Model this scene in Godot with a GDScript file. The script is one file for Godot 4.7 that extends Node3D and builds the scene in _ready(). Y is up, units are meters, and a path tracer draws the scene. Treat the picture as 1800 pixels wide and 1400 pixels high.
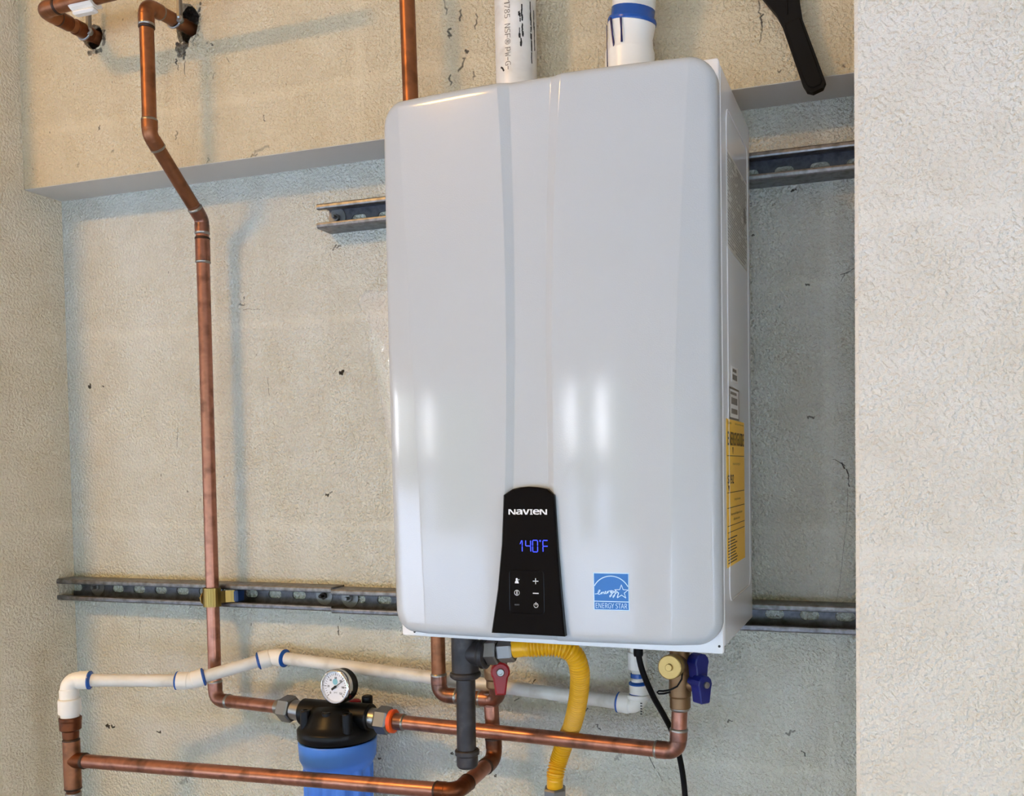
extends Node3D

const FLOOR := -1.35
var M := {}
var font := SystemFont.new()
var font_bold := SystemFont.new()
var font_mono := SystemFont.new()
var used := {}


class Shape:
	var v := PackedVector3Array()
	var n := PackedVector3Array()
	var t := PackedVector2Array()
	var t2 := PackedVector2Array()

	func tri(a: Vector3, b: Vector3, c: Vector3, na: Vector3, nb: Vector3, nc: Vector3, ua := Vector2.ZERO, ub := Vector2.ZERO, uc := Vector2.ZERO) -> void:
		var cr := (b - a).cross(c - a)
		if cr.length_squared() < 1e-18:
			return
		if cr.dot(na + nb + nc) > 0.0:
			v.append_array([a, c, b])
			n.append_array([na, nc, nb])
			t.append_array([ua, uc, ub])
		else:
			v.append_array([a, b, c])
			n.append_array([na, nb, nc])
			t.append_array([ua, ub, uc])

	func flat(a: Vector3, b: Vector3, c: Vector3, hint: Vector3) -> void:
		var cr := (b - a).cross(c - a).normalized()
		if cr.dot(hint) < 0.0:
			cr = -cr
		tri(a, b, c, cr, cr, cr)

	func quad(a: Vector3, b: Vector3, c: Vector3, d: Vector3, hint: Vector3) -> void:
		flat(a, b, c, hint)
		flat(a, c, d, hint)

	func box(lo: Vector3, hi: Vector3) -> void:
		var p := func(i: int) -> Vector3: return Vector3(hi.x if i & 1 else lo.x, hi.y if i & 2 else lo.y, hi.z if i & 4 else lo.z)
		for f in [[0, 2, 6, 4, Vector3.LEFT], [1, 3, 7, 5, Vector3.RIGHT], [0, 1, 5, 4, Vector3.DOWN], [2, 3, 7, 6, Vector3.UP], [0, 1, 3, 2, Vector3.FORWARD], [4, 5, 7, 6, Vector3.BACK]]:
			quad(p.call(f[0]), p.call(f[1]), p.call(f[2]), p.call(f[3]), f[4])

	# a box with chamfered edges
	func cbox(lo: Vector3, hi: Vector3, e: float) -> void:
		var c := (lo + hi) / 2.0
		var h := (hi - lo) / 2.0
		for ax in 3:
			for s in [-1.0, 1.0]:
				var b := (ax + 1) % 3
				var d := (ax + 2) % 3
				var q := []
				for k in [[-1, -1], [1, -1], [1, 1], [-1, 1]]:
					var p := Vector3.ZERO
					p[ax] = s * h[ax]
					p[b] = k[0] * (h[b] - e)
					p[d] = k[1] * (h[d] - e)
					q.append(c + p)
				var nn := Vector3.ZERO
				nn[ax] = s
				quad(q[0], q[1], q[2], q[3], nn)
				for s2 in [-1.0, 1.0]:
					var a1 := Vector3.ZERO
					var a2 := Vector3.ZERO
					a1[ax] = s * h[ax]
					a1[b] = s2 * (h[b] - e)
					a2[ax] = s * (h[ax] - e)
					a2[b] = s2 * h[b]
					var up := Vector3.ZERO
					up[d] = h[d] - e
					var hn := Vector3.ZERO
					hn[ax] = s
					hn[b] = s2
					quad(c + a1 - up, c + a1 + up, c + a2 + up, c + a2 - up, hn)
		for i in 8:
			var s3 := Vector3(1 if i & 1 else -1, 1 if i & 2 else -1, 1 if i & 4 else -1)
			flat(c + s3 * (h - Vector3(0, e, e)), c + s3 * (h - Vector3(e, 0, e)), c + s3 * (h - Vector3(e, e, 0)), s3)

	# rows of points; smooth normals; out: +1 or -1 turns the side that faces outwards
	func grid(p: Array, wrap: bool, side: float) -> void:
		var nv := p.size()
		var nu: int = p[0].size()
		var nn := []
		for j in nv:
			var row := PackedVector3Array()
			for i in nu:
				var l: Vector3 = p[j][(i - 1 + nu) % nu if wrap else maxi(i - 1, 0)]
				var r: Vector3 = p[j][(i + 1) % nu if wrap else mini(i + 1, nu - 1)]
				var d: Vector3 = p[maxi(j - 1, 0)][i]
				var u: Vector3 = p[mini(j + 1, nv - 1)][i]
				row.append(((r - l).cross(u - d) * side).normalized())
			nn.append(row)
		for j in nv - 1:
			for i in (nu if wrap else nu - 1):
				var k := (i + 1) % nu
				tri(p[j][i], p[j][k], p[j + 1][k], nn[j][i], nn[j][k], nn[j + 1][k])
				tri(p[j][i], p[j + 1][k], p[j + 1][i], nn[j][i], nn[j + 1][k], nn[j + 1][i])

	# profile of (radius, height) from the bottom to the top, turned about an axis
	func lathe(o: Vector3, dir: Vector3, prof: Array, seg := 24, smooth := false, facets := false, spin := 0.0) -> void:
		var w := dir.normalized()
		var a := w.cross(Vector3.RIGHT if absf(w.x) < 0.9 else Vector3.UP).normalized()
		var b := w.cross(a)
		for k in prof.size() - 1:
			var p0: Vector2 = prof[k]
			var p1: Vector2 = prof[k + 1]
			var e := p1 - p0
			if e.length() < 1e-7:
				continue
			var m := Vector2(e.y, -e.x).normalized()
			var m0 := m
			var m1 := m
			if smooth:
				if k > 0:
					var f: Vector2 = p0 - prof[k - 1]
					var g := Vector2(f.y, -f.x).normalized()
					if g.dot(m) > 0.5:
						m0 = (g + m).normalized()
				if k < prof.size() - 2:
					var f2: Vector2 = prof[k + 2] - p1
					var g2 := Vector2(f2.y, -f2.x).normalized()
					if g2.dot(m) > 0.5:
						m1 = (g2 + m).normalized()
			for i in seg:
				var t0 := TAU * i / seg + spin
				var t1 := TAU * (i + 1) / seg + spin
				var r0 := a * cos(t0) + b * sin(t0)
				var r1 := a * cos(t1) + b * sin(t1)
				var q00 := o + r0 * p0.x + w * p0.y
				var q01 := o + r1 * p0.x + w * p0.y
				var q10 := o + r0 * p1.x + w * p1.y
				var q11 := o + r1 * p1.x + w * p1.y
				if facets:
					var rm := (r0 + r1).normalized()
					r0 = rm
					r1 = rm
				tri(q00, q01, q11, r0 * m0.x + w * m0.y, r1 * m0.x + w * m0.y, r1 * m1.x + w * m1.y)
				tri(q00, q11, q10, r0 * m0.x + w * m0.y, r1 * m1.x + w * m1.y, r0 * m1.x + w * m1.y)

	# a tube along points; radius is a number or a list
	func tube(p: Array, radius: Variant, seg := 16, caps := true) -> void:
		var rows := []
		var norms := []
		var side := Vector3.ZERO
		for k in p.size():
			var d: Vector3 = (p[mini(k + 1, p.size() - 1)] - p[maxi(k - 1, 0)]).normalized()
			if side == Vector3.ZERO:
				side = d.cross(Vector3.UP if absf(d.y) < 0.9 else Vector3.RIGHT).normalized()
			side = (side - d * side.dot(d)).normalized()
			var up := d.cross(side)
			var r: float = radius[k] if radius is Array else radius
			var ka := maxi(k - 1, 0)
			var kb := mini(k + 1, p.size() - 1)
			var span: float = (p[kb] - p[ka]).length()
			var slope: float = (radius[kb] - radius[ka]) / maxf(span, 1e-6) if radius is Array else 0.0
			slope = clampf(slope, -1.2, 1.2)
			var row := PackedVector3Array()
			var nr := PackedVector3Array()
			for i in seg:
				var a := TAU * i / seg
				var o := side * cos(a) + up * sin(a)
				row.append(p[k] + o * r)
				nr.append((o - d * slope).normalized())
			rows.append(row)
			norms.append(nr)
		for k in p.size() - 1:
			for i in seg:
				var j := (i + 1) % seg
				tri(rows[k][i], rows[k][j], rows[k + 1][j], norms[k][i], norms[k][j], norms[k + 1][j])
				tri(rows[k][i], rows[k + 1][j], rows[k + 1][i], norms[k][i], norms[k + 1][j], norms[k + 1][i])
		if caps:
			for e in [0, p.size() - 1]:
				var out: Vector3 = (p[0] - p[1]) if e == 0 else (p[e] - p[e - 1])
				for i in seg:
					flat(p[e], rows[e][i], rows[e][(i + 1) % seg], out)

	# a polygon given in the plane of ax and ay, raised from h0 to h1 along az, its top edge bevelled
	func plate(poly: PackedVector2Array, o: Vector3, ax: Vector3, ay: Vector3, h0: float, h1: float, bevel := 0.0, bottom := true) -> void:
		var az := ax.cross(ay)
		var top := poly
		if bevel > 0.0:
			var inner := Geometry2D.offset_polygon(poly, -bevel, Geometry2D.JOIN_MITER)
			if inner.size() == 1 and inner[0].size() == poly.size():
				top = inner[0]
				var best := 0
				for i in top.size():
					if top[i].distance_to(poly[0]) < top[best].distance_to(poly[0]):
						best = i
				var turned := PackedVector2Array()
				for i in top.size():
					turned.append(top[(best + i) % top.size()])
				if Geometry2D.is_polygon_clockwise(turned) != Geometry2D.is_polygon_clockwise(poly):
					turned.reverse()
				top = turned
			else:
				bevel = 0.0
		var P := func(q: Vector2, h: float) -> Vector3: return o + ax * q.x + ay * q.y + az * h
		var c := Vector2.ZERO
		for q in poly:
			c += q / poly.size()
		var turn := 1.0 if Geometry2D.is_polygon_clockwise(poly) else -1.0
		for i in poly.size():
			var j := (i + 1) % poly.size()
			var e := poly[j] - poly[i]
			var out := (ax * -e.y + ay * e.x) * turn
			quad(P.call(poly[i], h0), P.call(poly[j], h0), P.call(poly[j], h1 - bevel), P.call(poly[i], h1 - bevel), out)
			if bevel > 0.0:
				quad(P.call(poly[i], h1 - bevel), P.call(poly[j], h1 - bevel), P.call(top[j], h1), P.call(top[i], h1), out.normalized() + az)
		var ix := Geometry2D.triangulate_polygon(top)
		for k in range(0, ix.size(), 3):
			flat(P.call(top[ix[k]], h1), P.call(top[ix[k + 1]], h1), P.call(top[ix[k + 2]], h1), az)
		if bottom:
			ix = Geometry2D.triangulate_polygon(poly)
			for k in range(0, ix.size(), 3):
				flat(P.call(poly[ix[k]], h0), P.call(poly[ix[k + 1]], h0), P.call(poly[ix[k + 2]], h0), -az)

	# a flat line of given width
	func ribbon(p: PackedVector2Array, width: float, map: Callable, closed := false) -> void:
		var k := p.size()
		for i in (k if closed else k - 1):
			var a := p[i]
			var b := p[(i + 1) % k]
			var d := (b - a).normalized()
			var s := Vector2(-d.y, d.x) * width / 2.0
			var e := d * width * 0.25
			var hint: Vector3 = map.call(Vector2.INF)
			quad(map.call(a - e + s), map.call(a - e - s), map.call(b + e - s), map.call(b + e + s), hint)

	func commit() -> ArrayMesh:
		var arr := []
		arr.resize(Mesh.ARRAY_MAX)
		arr[Mesh.ARRAY_VERTEX] = v
		arr[Mesh.ARRAY_NORMAL] = n
		arr[Mesh.ARRAY_TEX_UV] = t
		if t2.size() == v.size():
			arr[Mesh.ARRAY_TEX_UV2] = t2
		var m := ArrayMesh.new()
		m.add_surface_from_arrays(Mesh.PRIMITIVE_TRIANGLES, arr)
		return m


# ---------------------------------------------------------------- things, parts, setting

func numbered(called: String) -> String:
	used[called] = used.get(called, -1) + 1
	return called if used[called] == 0 else "%s_%03d" % [called, used[called]]


func thing(called: String, label: String, category: String, at := Vector3.ZERO, group := "") -> Node3D:
	var o := Node3D.new()
	o.name = numbered(called)
	o.position = at
	add_child(o, true)
	tag(o, label, category, group)
	return o


func tag(o: Node, label: String, category: String, group := "") -> void:
	o.set_meta("label", label)
	o.set_meta("category", category)
	if group:
		o.set_meta("group", group)


# shapes are made in scene coordinates; a part is moved back by where its thing stands
func part(called: String, s: Shape, m: Material, parent: Node3D, label := "") -> MeshInstance3D:
	var o := MeshInstance3D.new()
	o.name = called
	o.mesh = s.commit()
	o.material_override = m
	if parent.get_parent() == self and not parent is MeshInstance3D:
		o.position = -parent.position
	parent.add_child(o, true)
	if label:
		o.set_meta("label", label)
	return o


func single(called: String, s: Shape, m: Material, label: String, category: String, group := "") -> MeshInstance3D:
	var o := MeshInstance3D.new()
	o.name = numbered(called)
	o.mesh = s.commit()
	o.material_override = m
	add_child(o, true)
	tag(o, label, category, group)
	return o


func struct(called: String, s: Shape, m: Material, label: String, category: String) -> MeshInstance3D:
	var o := single(called, s, m, label, category)
	o.set_meta("kind", "structure")
	return o


func rad(label: float) -> float:
	return deg_to_rad(label)


# lettering as flat triangles; map takes (u, v) in metres from the middle of the text, Vector2.INF asks for the normal
func letters(s: Shape, words: String, f: Font, w: float, h: float, map: Callable, skew := 0.0) -> void:
	var tm := TextMesh.new()
	tm.text = words
	tm.font = f
	tm.font_size = 48
	tm.pixel_size = 0.01
	tm.depth = 0.0
	tm.curve_step = 1.0
	var arr := tm.get_mesh_arrays()
	var p: PackedVector3Array = arr[Mesh.ARRAY_VERTEX]
	var ix: PackedInt32Array = arr[Mesh.ARRAY_INDEX] if arr[Mesh.ARRAY_INDEX] != null else PackedInt32Array(range(p.size()))
	var lo := Vector2.INF
	var hi := -Vector2.INF
	for q in p:
		lo = lo.min(Vector2(q.x, q.y))
		hi = hi.max(Vector2(q.x, q.y))
	var size := (hi - lo).max(Vector2(1e-6, 1e-6))
	var hint: Vector3 = map.call(Vector2.INF)
	for k in range(0, ix.size() - 2, 3):
		var c := []
		for j in 3:
			var q := (Vector2(p[ix[k + j]].x, p[ix[k + j]].y) - lo) / size - Vector2(0.5, 0.5)
			c.append(map.call(Vector2(q.x * w + q.y * h * skew, q.y * h)))
		s.flat(c[0], c[1], c[2], hint if hint != Vector3.ZERO else Vector3(0, 0, 1))


func plane_map(o: Vector3, ax: Vector3, ay: Vector3, az: Vector3) -> Callable:
	return func(q: Vector2) -> Vector3: return az if q == Vector2.INF else o + ax * q.x + ay * q.y


# ---------------------------------------------------------------- materials

func noise(freq: float, seed_: int, octaves := 3, type := FastNoiseLite.TYPE_SIMPLEX_SMOOTH) -> FastNoiseLite:
	var f := FastNoiseLite.new()
	f.noise_type = type
	f.seed = seed_
	f.frequency = freq
	f.fractal_octaves = octaves
	return f


func noise_tex(f: FastNoiseLite, size := 512, ramp: Gradient = null) -> NoiseTexture2D:
	var t := NoiseTexture2D.new()
	t.width = size
	t.height = size
	t.seamless = true
	t.noise = f
	if ramp:
		t.color_ramp = ramp
	return t


func relief_tex(f: FastNoiseLite, size: int, strength: float) -> NoiseTexture2D:
	var t := noise_tex(f, size)
	t.as_normal_map = true
	t.bump_strength = strength
	return t


func ramp(stops: Array) -> Gradient:
	var g := Gradient.new()
	var at := PackedFloat32Array()
	var cs := PackedColorArray()
	for s in stops:
		at.append(s[0])
		cs.append(s[1])
	g.offsets = at
	g.colors = cs
	return g


func mat(called: String, c: Color, rough: float, metal := 0.0) -> StandardMaterial3D:
	var m := StandardMaterial3D.new()
	m.resource_name = called
	m.albedo_color = c
	m.roughness = rough
	m.metallic = metal
	M[called] = m
	return m


func tri_map(m: StandardMaterial3D, per_metre: float) -> void:
	m.uv1_triplanar = true
	m.uv1_scale = Vector3.ONE * per_metre


func speck(im: Image, a: Vector2, b: Vector2, w: float, c: Color) -> void:
	var lo := (a.min(b) - Vector2.ONE * (w + 1.0)).floor()
	var hi := (a.max(b) + Vector2.ONE * (w + 1.0)).ceil()
	for y in range(maxi(int(lo.y), 0), mini(int(hi.y), im.get_height())):
		for x in range(maxi(int(lo.x), 0), mini(int(hi.x), im.get_width())):
			var q := Vector2(x + 0.5, y + 0.5)
			var d := q.distance_to(Geometry2D.get_closest_point_to_segment(q, a, b))
			var al := clampf(w / 2.0 + 0.5 - d, 0.0, 1.0) * c.a
			if al > im.get_pixel(x, y).a:
				im.set_pixel(x, y, Color(c.r, c.g, c.b, al))


# dirt on a wall: marks are [x, y, length, angle in degrees, width in mm, darkness]
func dirt(size: int, x0: float, y0: float, span: float, marks: Array, scatter: int, seed_: int) -> ImageTexture:
	var im := Image.create(size, size, false, Image.FORMAT_RGBA8)
	im.fill(Color(0.16, 0.12, 0.08, 0.0))
	var k := size / span
	var r := RandomNumberGenerator.new()
	r.seed = seed_
	for m in marks:
		var p := Vector2((m[0] - x0) * k, (y0 + span - m[1]) * k)
		var d: Vector2 = Vector2.from_angle(rad(m[3])) * m[2] * k / 2.0
		d.y = -d.y
		if m[4] >= 9:
			for i in 16:
				var at: Vector2 = p + d * r.randf_range(-1.0, 1.0) + Vector2.from_angle(r.randf() * TAU) * r.randf() * m[4] * 0.00035 * k
				speck(im, at, at + Vector2(r.randf_range(-2, 2), r.randf_range(-3, 3)), r.randf_range(0.12, 0.5) * m[4] * 0.001 * k, Color(0.11, 0.075, 0.045, minf(m[5] * r.randf_range(0.6, 1.1), 1.0)))
			continue
		var q0: Vector2 = p - d
		var pieces := 5
		for i in pieces:
			var q1: Vector2 = p - d + d * 2.0 * (i + 1) / pieces + Vector2(r.randf_range(-0.7, 0.7), r.randf_range(-0.7, 0.7)) * m[4]
			speck(im, q0, q1, m[4] * 0.00052 * k * r.randf_range(0.5, 1.3), Color(0.1, 0.07, 0.045, minf(m[5] * 1.15, 1.0)))
			q0 = q1
	for i in scatter:
		var p := Vector2(r.randf(), r.randf()) * size
		var d := Vector2(r.randf_range(-1.5, 1.5), r.randf_range(-5, 5)) if r.randf() < 0.5 else Vector2.ZERO
		speck(im, p, p + d, r.randf_range(0.9, 2.4), Color(0.2, 0.15, 0.1, r.randf_range(0.25, 0.85)))
	return ImageTexture.create_from_image(im)


func wall_paint(called: String, bump: Texture2D, tint: Texture2D, relief: float, tile: float, rough: float) -> StandardMaterial3D:
	var m := mat(called, Color(0.875, 0.879, 0.838), rough)
	m.albedo_texture = tint
	m.normal_enabled = true
	m.normal_texture = bump
	m.normal_scale = relief
	m.metallic_specular = 0.5
	tri_map(m, 1.0 / tile)
	return m


func with_dirt(m: StandardMaterial3D, t: Texture2D) -> void:
	m.detail_enabled = true
	m.detail_albedo = t
	m.detail_uv_layer = BaseMaterial3D.DETAIL_UV_2
	m.detail_blend_mode = BaseMaterial3D.BLEND_MODE_MIX


func copper(called: String, bright: Color, dull: Color, dark: Color, rough: float, seed_: int) -> void:
	var m := mat(called, Color.WHITE, rough, 0.85)
	m.albedo_texture = noise_tex(noise(0.014, seed_, 5), 512, ramp([[0.0, dark], [0.22, dull.lerp(dark, 0.3)], [0.5, bright], [0.75, bright.lerp(dull, 0.4)], [1.0, dull]]))
	m.roughness_texture = noise_tex(noise(0.03, seed_ + 9, 3), 256, ramp([[0.0, Color(1, 1, 1)], [0.5, Color(0.75, 0.75, 0.75)], [1.0, Color(1, 1, 1)]]))
	m.roughness_texture_channel = BaseMaterial3D.TEXTURE_CHANNEL_GREEN
	tri_map(m, 3.0)


func materials() -> void:
	font.font_names = PackedStringArray(["Droid Sans"])
	font_bold.font_names = PackedStringArray(["Droid Sans"])
	font_bold.font_weight = 700
	font_mono.font_names = PackedStringArray(["Droid Sans Mono"])
	var bf := noise(0.052, 4, 3)
	bf.domain_warp_enabled = true
	bf.domain_warp_amplitude = 7.0
	bf.domain_warp_frequency = 0.02
	var bump := relief_tex(bf, 1024, 19.0)
	var pf := noise(0.042, 14, 3)
	pf.domain_warp_enabled = true
	pf.domain_warp_amplitude = 9.0
	pf.domain_warp_frequency = 0.03
	var bump_rough := relief_tex(pf, 1024, 11.0)
	var tint := noise_tex(noise(0.006, 21, 4), 512, ramp([[0.0, Color(0.965, 0.955, 0.935)], [0.5, Color(0.985, 0.98, 0.97)], [1.0, Color(1, 1, 1)]]))
	var wb := wall_paint("wall_paint", bump, tint, -1.0, 0.36, 0.24)
	with_dirt(wb, dirt(2048, -0.9, -0.5, 1.55, [
		[-0.816, 0.429, 0.004, 0, 7, 0.8], [-0.782, 0.427, 0.002, 0, 3, 0.9], [-0.611, 0.325, 0.035, 85, 2.2, 0.6], [-0.408, 0.411, 0.03, 95, 2, 0.5],
		[-0.266, 0.645, 0.012, 60, 4, 0.6], [-0.258, 0.645, 0.006, 10, 4, 0.55], [-0.258, 0.43, 0.006, 0, 7, 0.85], [-0.27, 0.432, 0.01, 40, 3, 0.4], [-0.292, 0.218, 0.006, 20, 5, 0.8], [-0.284, 0.222, 0.006, 20, 3, 0.6],
		[0.572, 0.262, 0.02, 150, 2.4, 0.75], [0.581, 0.252, 0.022, 115, 3, 0.8], [0.586, 0.236, 0.018, 95, 2.6, 0.8], [0.583, 0.19, 0.07, 88, 1.3, 0.5], [0.577, 0.12, 0.08, 84, 1.3, 0.5], [0.568, 0.06, 0.05, 80, 1.2, 0.35],
		[0.585, 0.536, 0.02, 20, 2.2, 0.75], [0.579, 0.528, 0.012, 60, 1.6, 0.7], [0.533, 0.328, 0.008, 10, 4, 0.6], [0.529, 0.522, 0.004, 0, 4, 0.7], [0.51, 0.66, 0.007, 20, 4, 0.8], [0.45, 0.60, 0.004, 0, 3, 0.7],
		[-0.713, -0.037, 0.035, 85, 1.8, 0.7], [-0.797, -0.229, 0.006, 10, 7, 0.85], [-0.786, -0.228, 0.004, 0, 6, 0.85], [-0.674, -0.231, 0.006, 160, 5, 0.8], [-0.276, -0.021, 0.014, 95, 3, 0.85], [-0.272, 0.0, 0.01, 100, 2.4, 0.7],
		[-0.651, 0.256, 0.005, 60, 3, 0.5], [0.234, -0.20, 0.014, 30, 9, 0.35], [0.285, -0.2, 0.03, 118, 2.2, 0.75], [0.3, -0.225, 0.016, 120, 1.8, 0.6], [0.18, -0.13, 0.009, 45, 4, 0.8], [0.2, -0.155, 0.012, 130, 3, 0.7], [0.09, -0.09, 0.012, 60, 3, 0.75], [0.06, -0.12, 0.01, 30, 3, 0.7],
		[-0.46, 0.56, 0.012, 0, 3.5, 0.6], [-0.455, 0.572, 0.006, 80, 3, 0.7], [-0.44, 0.55, 0.035, 0, 2.5, 0.4], [-0.62, -0.32, 0.02, 20, 14, 0.3], [0.41, -0.13, 0.006, 0, 4, 0.6], [0.5, -0.14, 0.012, 20, 6, 0.5], [0.52, -0.17, 0.01, 120, 3, 0.8],
		[-0.33, -0.085, 0.012, 35, 6, 0.85], [-0.27, -0.28, 0.03, 98, 2.6, 0.7], [-0.275, -0.25, 0.012, 60, 2.6, 0.7], [-0.2, -0.24, 0.004, 0, 4, 0.7], [-0.06, -0.22, 0.004, 0, 4, 0.8], [0.02, -0.25, 0.004, 0, 4, 0.8],
	], 130, 5))
	var sb := wall_paint("soffit_paint", bump, tint, -0.8, 0.36, 0.42)
	with_dirt(sb, dirt(1536, -0.9, 0.78, 1.55, [
		[-0.517, 0.965, 0.012, 100, 4, 0.9], [-0.511, 0.983, 0.024, 95, 16, 0.85], [-0.5, 0.976, 0.016, 85, 11, 0.9], [-0.499, 0.952, 0.024, 88, 3.2, 0.85], [-0.443, 0.982, 0.007, 150, 3, 0.85], [-0.452, 0.985, 0.004, 0, 3, 0.6], [-0.501, 0.989, 0.02, 10, 22, 0.9], [-0.476, 0.999, 0.03, 60, 9, 0.6], [-0.692, 1.008, 0.03, 5, 14, 0.85], [-0.673, 1.03, 0.03, 85, 10, 0.85], [-0.468, 1.03, 0.04, 80, 12, 0.8], [-0.513, 0.955, 0.01, 90, 3, 0.6],
		[-0.69, 0.874, 0.006, 90, 4, 0.8], [-0.66, 0.83, 0.008, 30, 4, 0.4], [-0.522, 0.84, 0.014, 80, 5, 0.5], [-0.341, 0.846, 0.01, 100, 2.6, 0.8], [-0.74, 0.815, 0.01, 40, 3, 0.4], [-0.41, 0.95, 0.012, 115, 2.2, 0.6], [-0.44, 0.93, 0.01, 70, 2.2, 0.7],
		[-0.35, 0.795, 0.03, 30, 8, 0.35], [-0.37, 0.785, 0.03, 15, 5, 0.5], [-0.46, 0.788, 0.02, 60, 4, 0.4], [0.473, 0.888, 0.022, 95, 2.4, 0.9], [0.4765, 0.87, 0.02, 88, 3.4, 0.95], [0.475, 0.854, 0.02, 80, 1.8, 0.85], [0.5, 0.80, 0.004, 0, 3, 0.7], [0.585, 0.795, 0.004, 0, 3, 0.7],
		[0.02, 0.955, 0.016, 80, 5, 0.75], [0.045, 0.94, 0.02, 85, 4, 0.7], [0.0, 0.93, 0.014, 95, 5, 0.75], [0.02, 0.88, 0.022, 60, 6, 0.7], [0.04, 0.86, 0.012, 80, 4, 0.7], [0.0, 0.86, 0.016, 95, 5, 0.75], [-0.005, 0.975, 0.03, 92, 4, 0.6], [0.03, 0.90, 0.006, 0, 5, 0.8], [0.01, 0.82, 0.01, 80, 4, 0.5], [0.24, 0.85, 0.04, 92, 1.5, 0.6], [0.245, 0.82, 0.02, 85, 3, 0.6],
	], 260, 8))
	sb.albedo_color = Color(0.85, 0.795, 0.67)
	var pb := wall_paint("pier_paint", bump_rough, tint, 1.0, 0.36, 0.62)
	pb.albedo_color = Color(0.855, 0.85, 0.82)
	wall_paint("side_paint", bump, tint, -0.6, 0.36, 0.4)
	M.side_paint.albedo_color = Color(0.93, 0.88, 0.78)
	mat("under_soffit", Color(0.8, 0.78, 0.74), 0.7)
	mat("ceiling_wood", Color(0.84, 0.7, 0.52), 0.75)
	mat("floor_concrete", Color(0.52, 0.53, 0.55), 0.8)
	mat("drive_concrete", Color(0.71, 0.71, 0.7), 0.85)
	mat("hedge_green", Color(0.16, 0.26, 0.11), 0.8)

	copper("copper", Color(0.68, 0.47, 0.39), Color(0.57, 0.39, 0.32), Color(0.38, 0.28, 0.24), 0.4, 31)
	copper("copper_aged", Color(0.58, 0.38, 0.26), Color(0.49, 0.32, 0.22), Color(0.34, 0.23, 0.16), 0.52, 47)
	copper("copper_fitting", Color(0.62, 0.42, 0.35), Color(0.48, 0.34, 0.28), Color(0.3, 0.25, 0.23), 0.42, 53)
	copper("copper_brown", Color(0.45, 0.25, 0.14), Color(0.32, 0.19, 0.12), Color(0.2, 0.13, 0.1), 0.5, 59)
	mat("solder", Color(0.6, 0.58, 0.55), 0.36, 1.0)
	mat("tarnish", Color(0.27, 0.21, 0.18), 0.5, 0.8)
	var brass := mat("brass", Color(0.68, 0.58, 0.37), 0.36, 1.0)
	brass.roughness = 0.4
	mat("brass_dull", Color(0.52, 0.41, 0.3), 0.48, 0.9)
	mat("clamp_metal", Color(0.58, 0.48, 0.27), 0.34, 1.0)
	var galv := mat("strut_steel", Color.WHITE, 0.44, 1.0)
	galv.albedo_texture = noise_tex(noise(0.018, 71, 4), 512, ramp([[0.0, Color(0.38, 0.37, 0.36)], [0.4, Color(0.5, 0.5, 0.51)], [0.6, Color(0.56, 0.56, 0.57)], [1.0, Color(0.44, 0.44, 0.43)]]))
	tri_map(galv, 5.0)
	var web := mat("strut_web", Color(0.72, 0.72, 0.75), 0.5, 0.6)
	web.albedo_texture = galv.albedo_texture
	tri_map(web, 5.0)
	mat("washer_zinc", Color(0.5, 0.5, 0.5), 0.45, 0.7)
	mat("zinc", Color(0.6, 0.6, 0.6), 0.36, 1.0)
	mat("zinc_nut", Color(0.52, 0.52, 0.52), 0.46, 1.0)
	mat("bolt_dark", Color(0.2, 0.17, 0.15), 0.5, 0.8)
	var iron := mat("black_iron", Color.WHITE, 0.45, 0.35)
	iron.albedo_texture = noise_tex(noise(0.02, 83, 4), 256, ramp([[0.0, Color(0.13, 0.12, 0.12)], [0.6, Color(0.2, 0.19, 0.2)], [1.0, Color(0.3, 0.28, 0.27)]]))
	tri_map(iron, 6.0)
	var pvc := mat("pvc", Color.WHITE, 0.35)
	pvc.albedo_texture = noise_tex(noise(0.02, 91, 4), 256, ramp([[0.0, Color(0.74, 0.72, 0.68)], [0.35, Color(0.84, 0.83, 0.8)], [1.0, Color(0.89, 0.88, 0.86)]]))
	tri_map(pvc, 4.0)
	mat("pvc_fitting", Color(0.9, 0.885, 0.85), 0.32)
	mat("primer_blue", Color(0.06, 0.3, 0.62), 0.25)
	mat("primer_dark", Color(0.04, 0.08, 0.3), 0.25)
	mat("print_grey", Color(0.45, 0.42, 0.38), 0.6)
	mat("print_pale", Color(0.56, 0.55, 0.52), 0.6)
	mat("print_black", Color(0.07, 0.065, 0.06), 0.6)
	mat("gas_yellow", Color(0.89, 0.66, 0.05), 0.34)
	mat("valve_red", Color(0.62, 0.05, 0.1), 0.35)
	mat("valve_blue", Color(0.05, 0.1, 0.42), 0.35)
	mat("cushion_blue", Color(0.1, 0.22, 0.4), 0.5)
	mat("rubber_black", Color(0.05, 0.05, 0.055), 0.5)
	M.rubber_black.metallic_specular = 0.25
	mat("plastic_black", Color(0.05, 0.055, 0.065), 0.36)
	M.plastic_black.metallic_specular = 0.3
	mat("handle_black", Color(0.06, 0.055, 0.05), 0.6)
	M.handle_black.metallic_specular = 0.25
	mat("sump_blue", Color(0.27, 0.5, 0.87), 0.4)
	mat("ring_orange", Color(0.9, 0.32, 0.05), 0.45)
	mat("gauge_face", Color(0.86, 0.87, 0.9), 0.5)
	mat("gauge_teal", Color(0.5, 0.72, 0.78), 0.5)
	var chrome := mat("chrome", Color(0.85, 0.85, 0.85), 0.12, 1.0)
	chrome.metallic_specular = 0.6
	var white := mat("enamel", Color(0.7, 0.722, 0.738), 0.4)
	white.metallic_specular = 0.3
	white.clearcoat_enabled = true
	white.clearcoat = 0.6
	white.clearcoat_roughness = 0.1
	white.normal_enabled = true
	white.normal_texture = relief_tex(noise(0.09, 12, 2), 512, 1.0)
	white.normal_scale = 0.5
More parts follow.
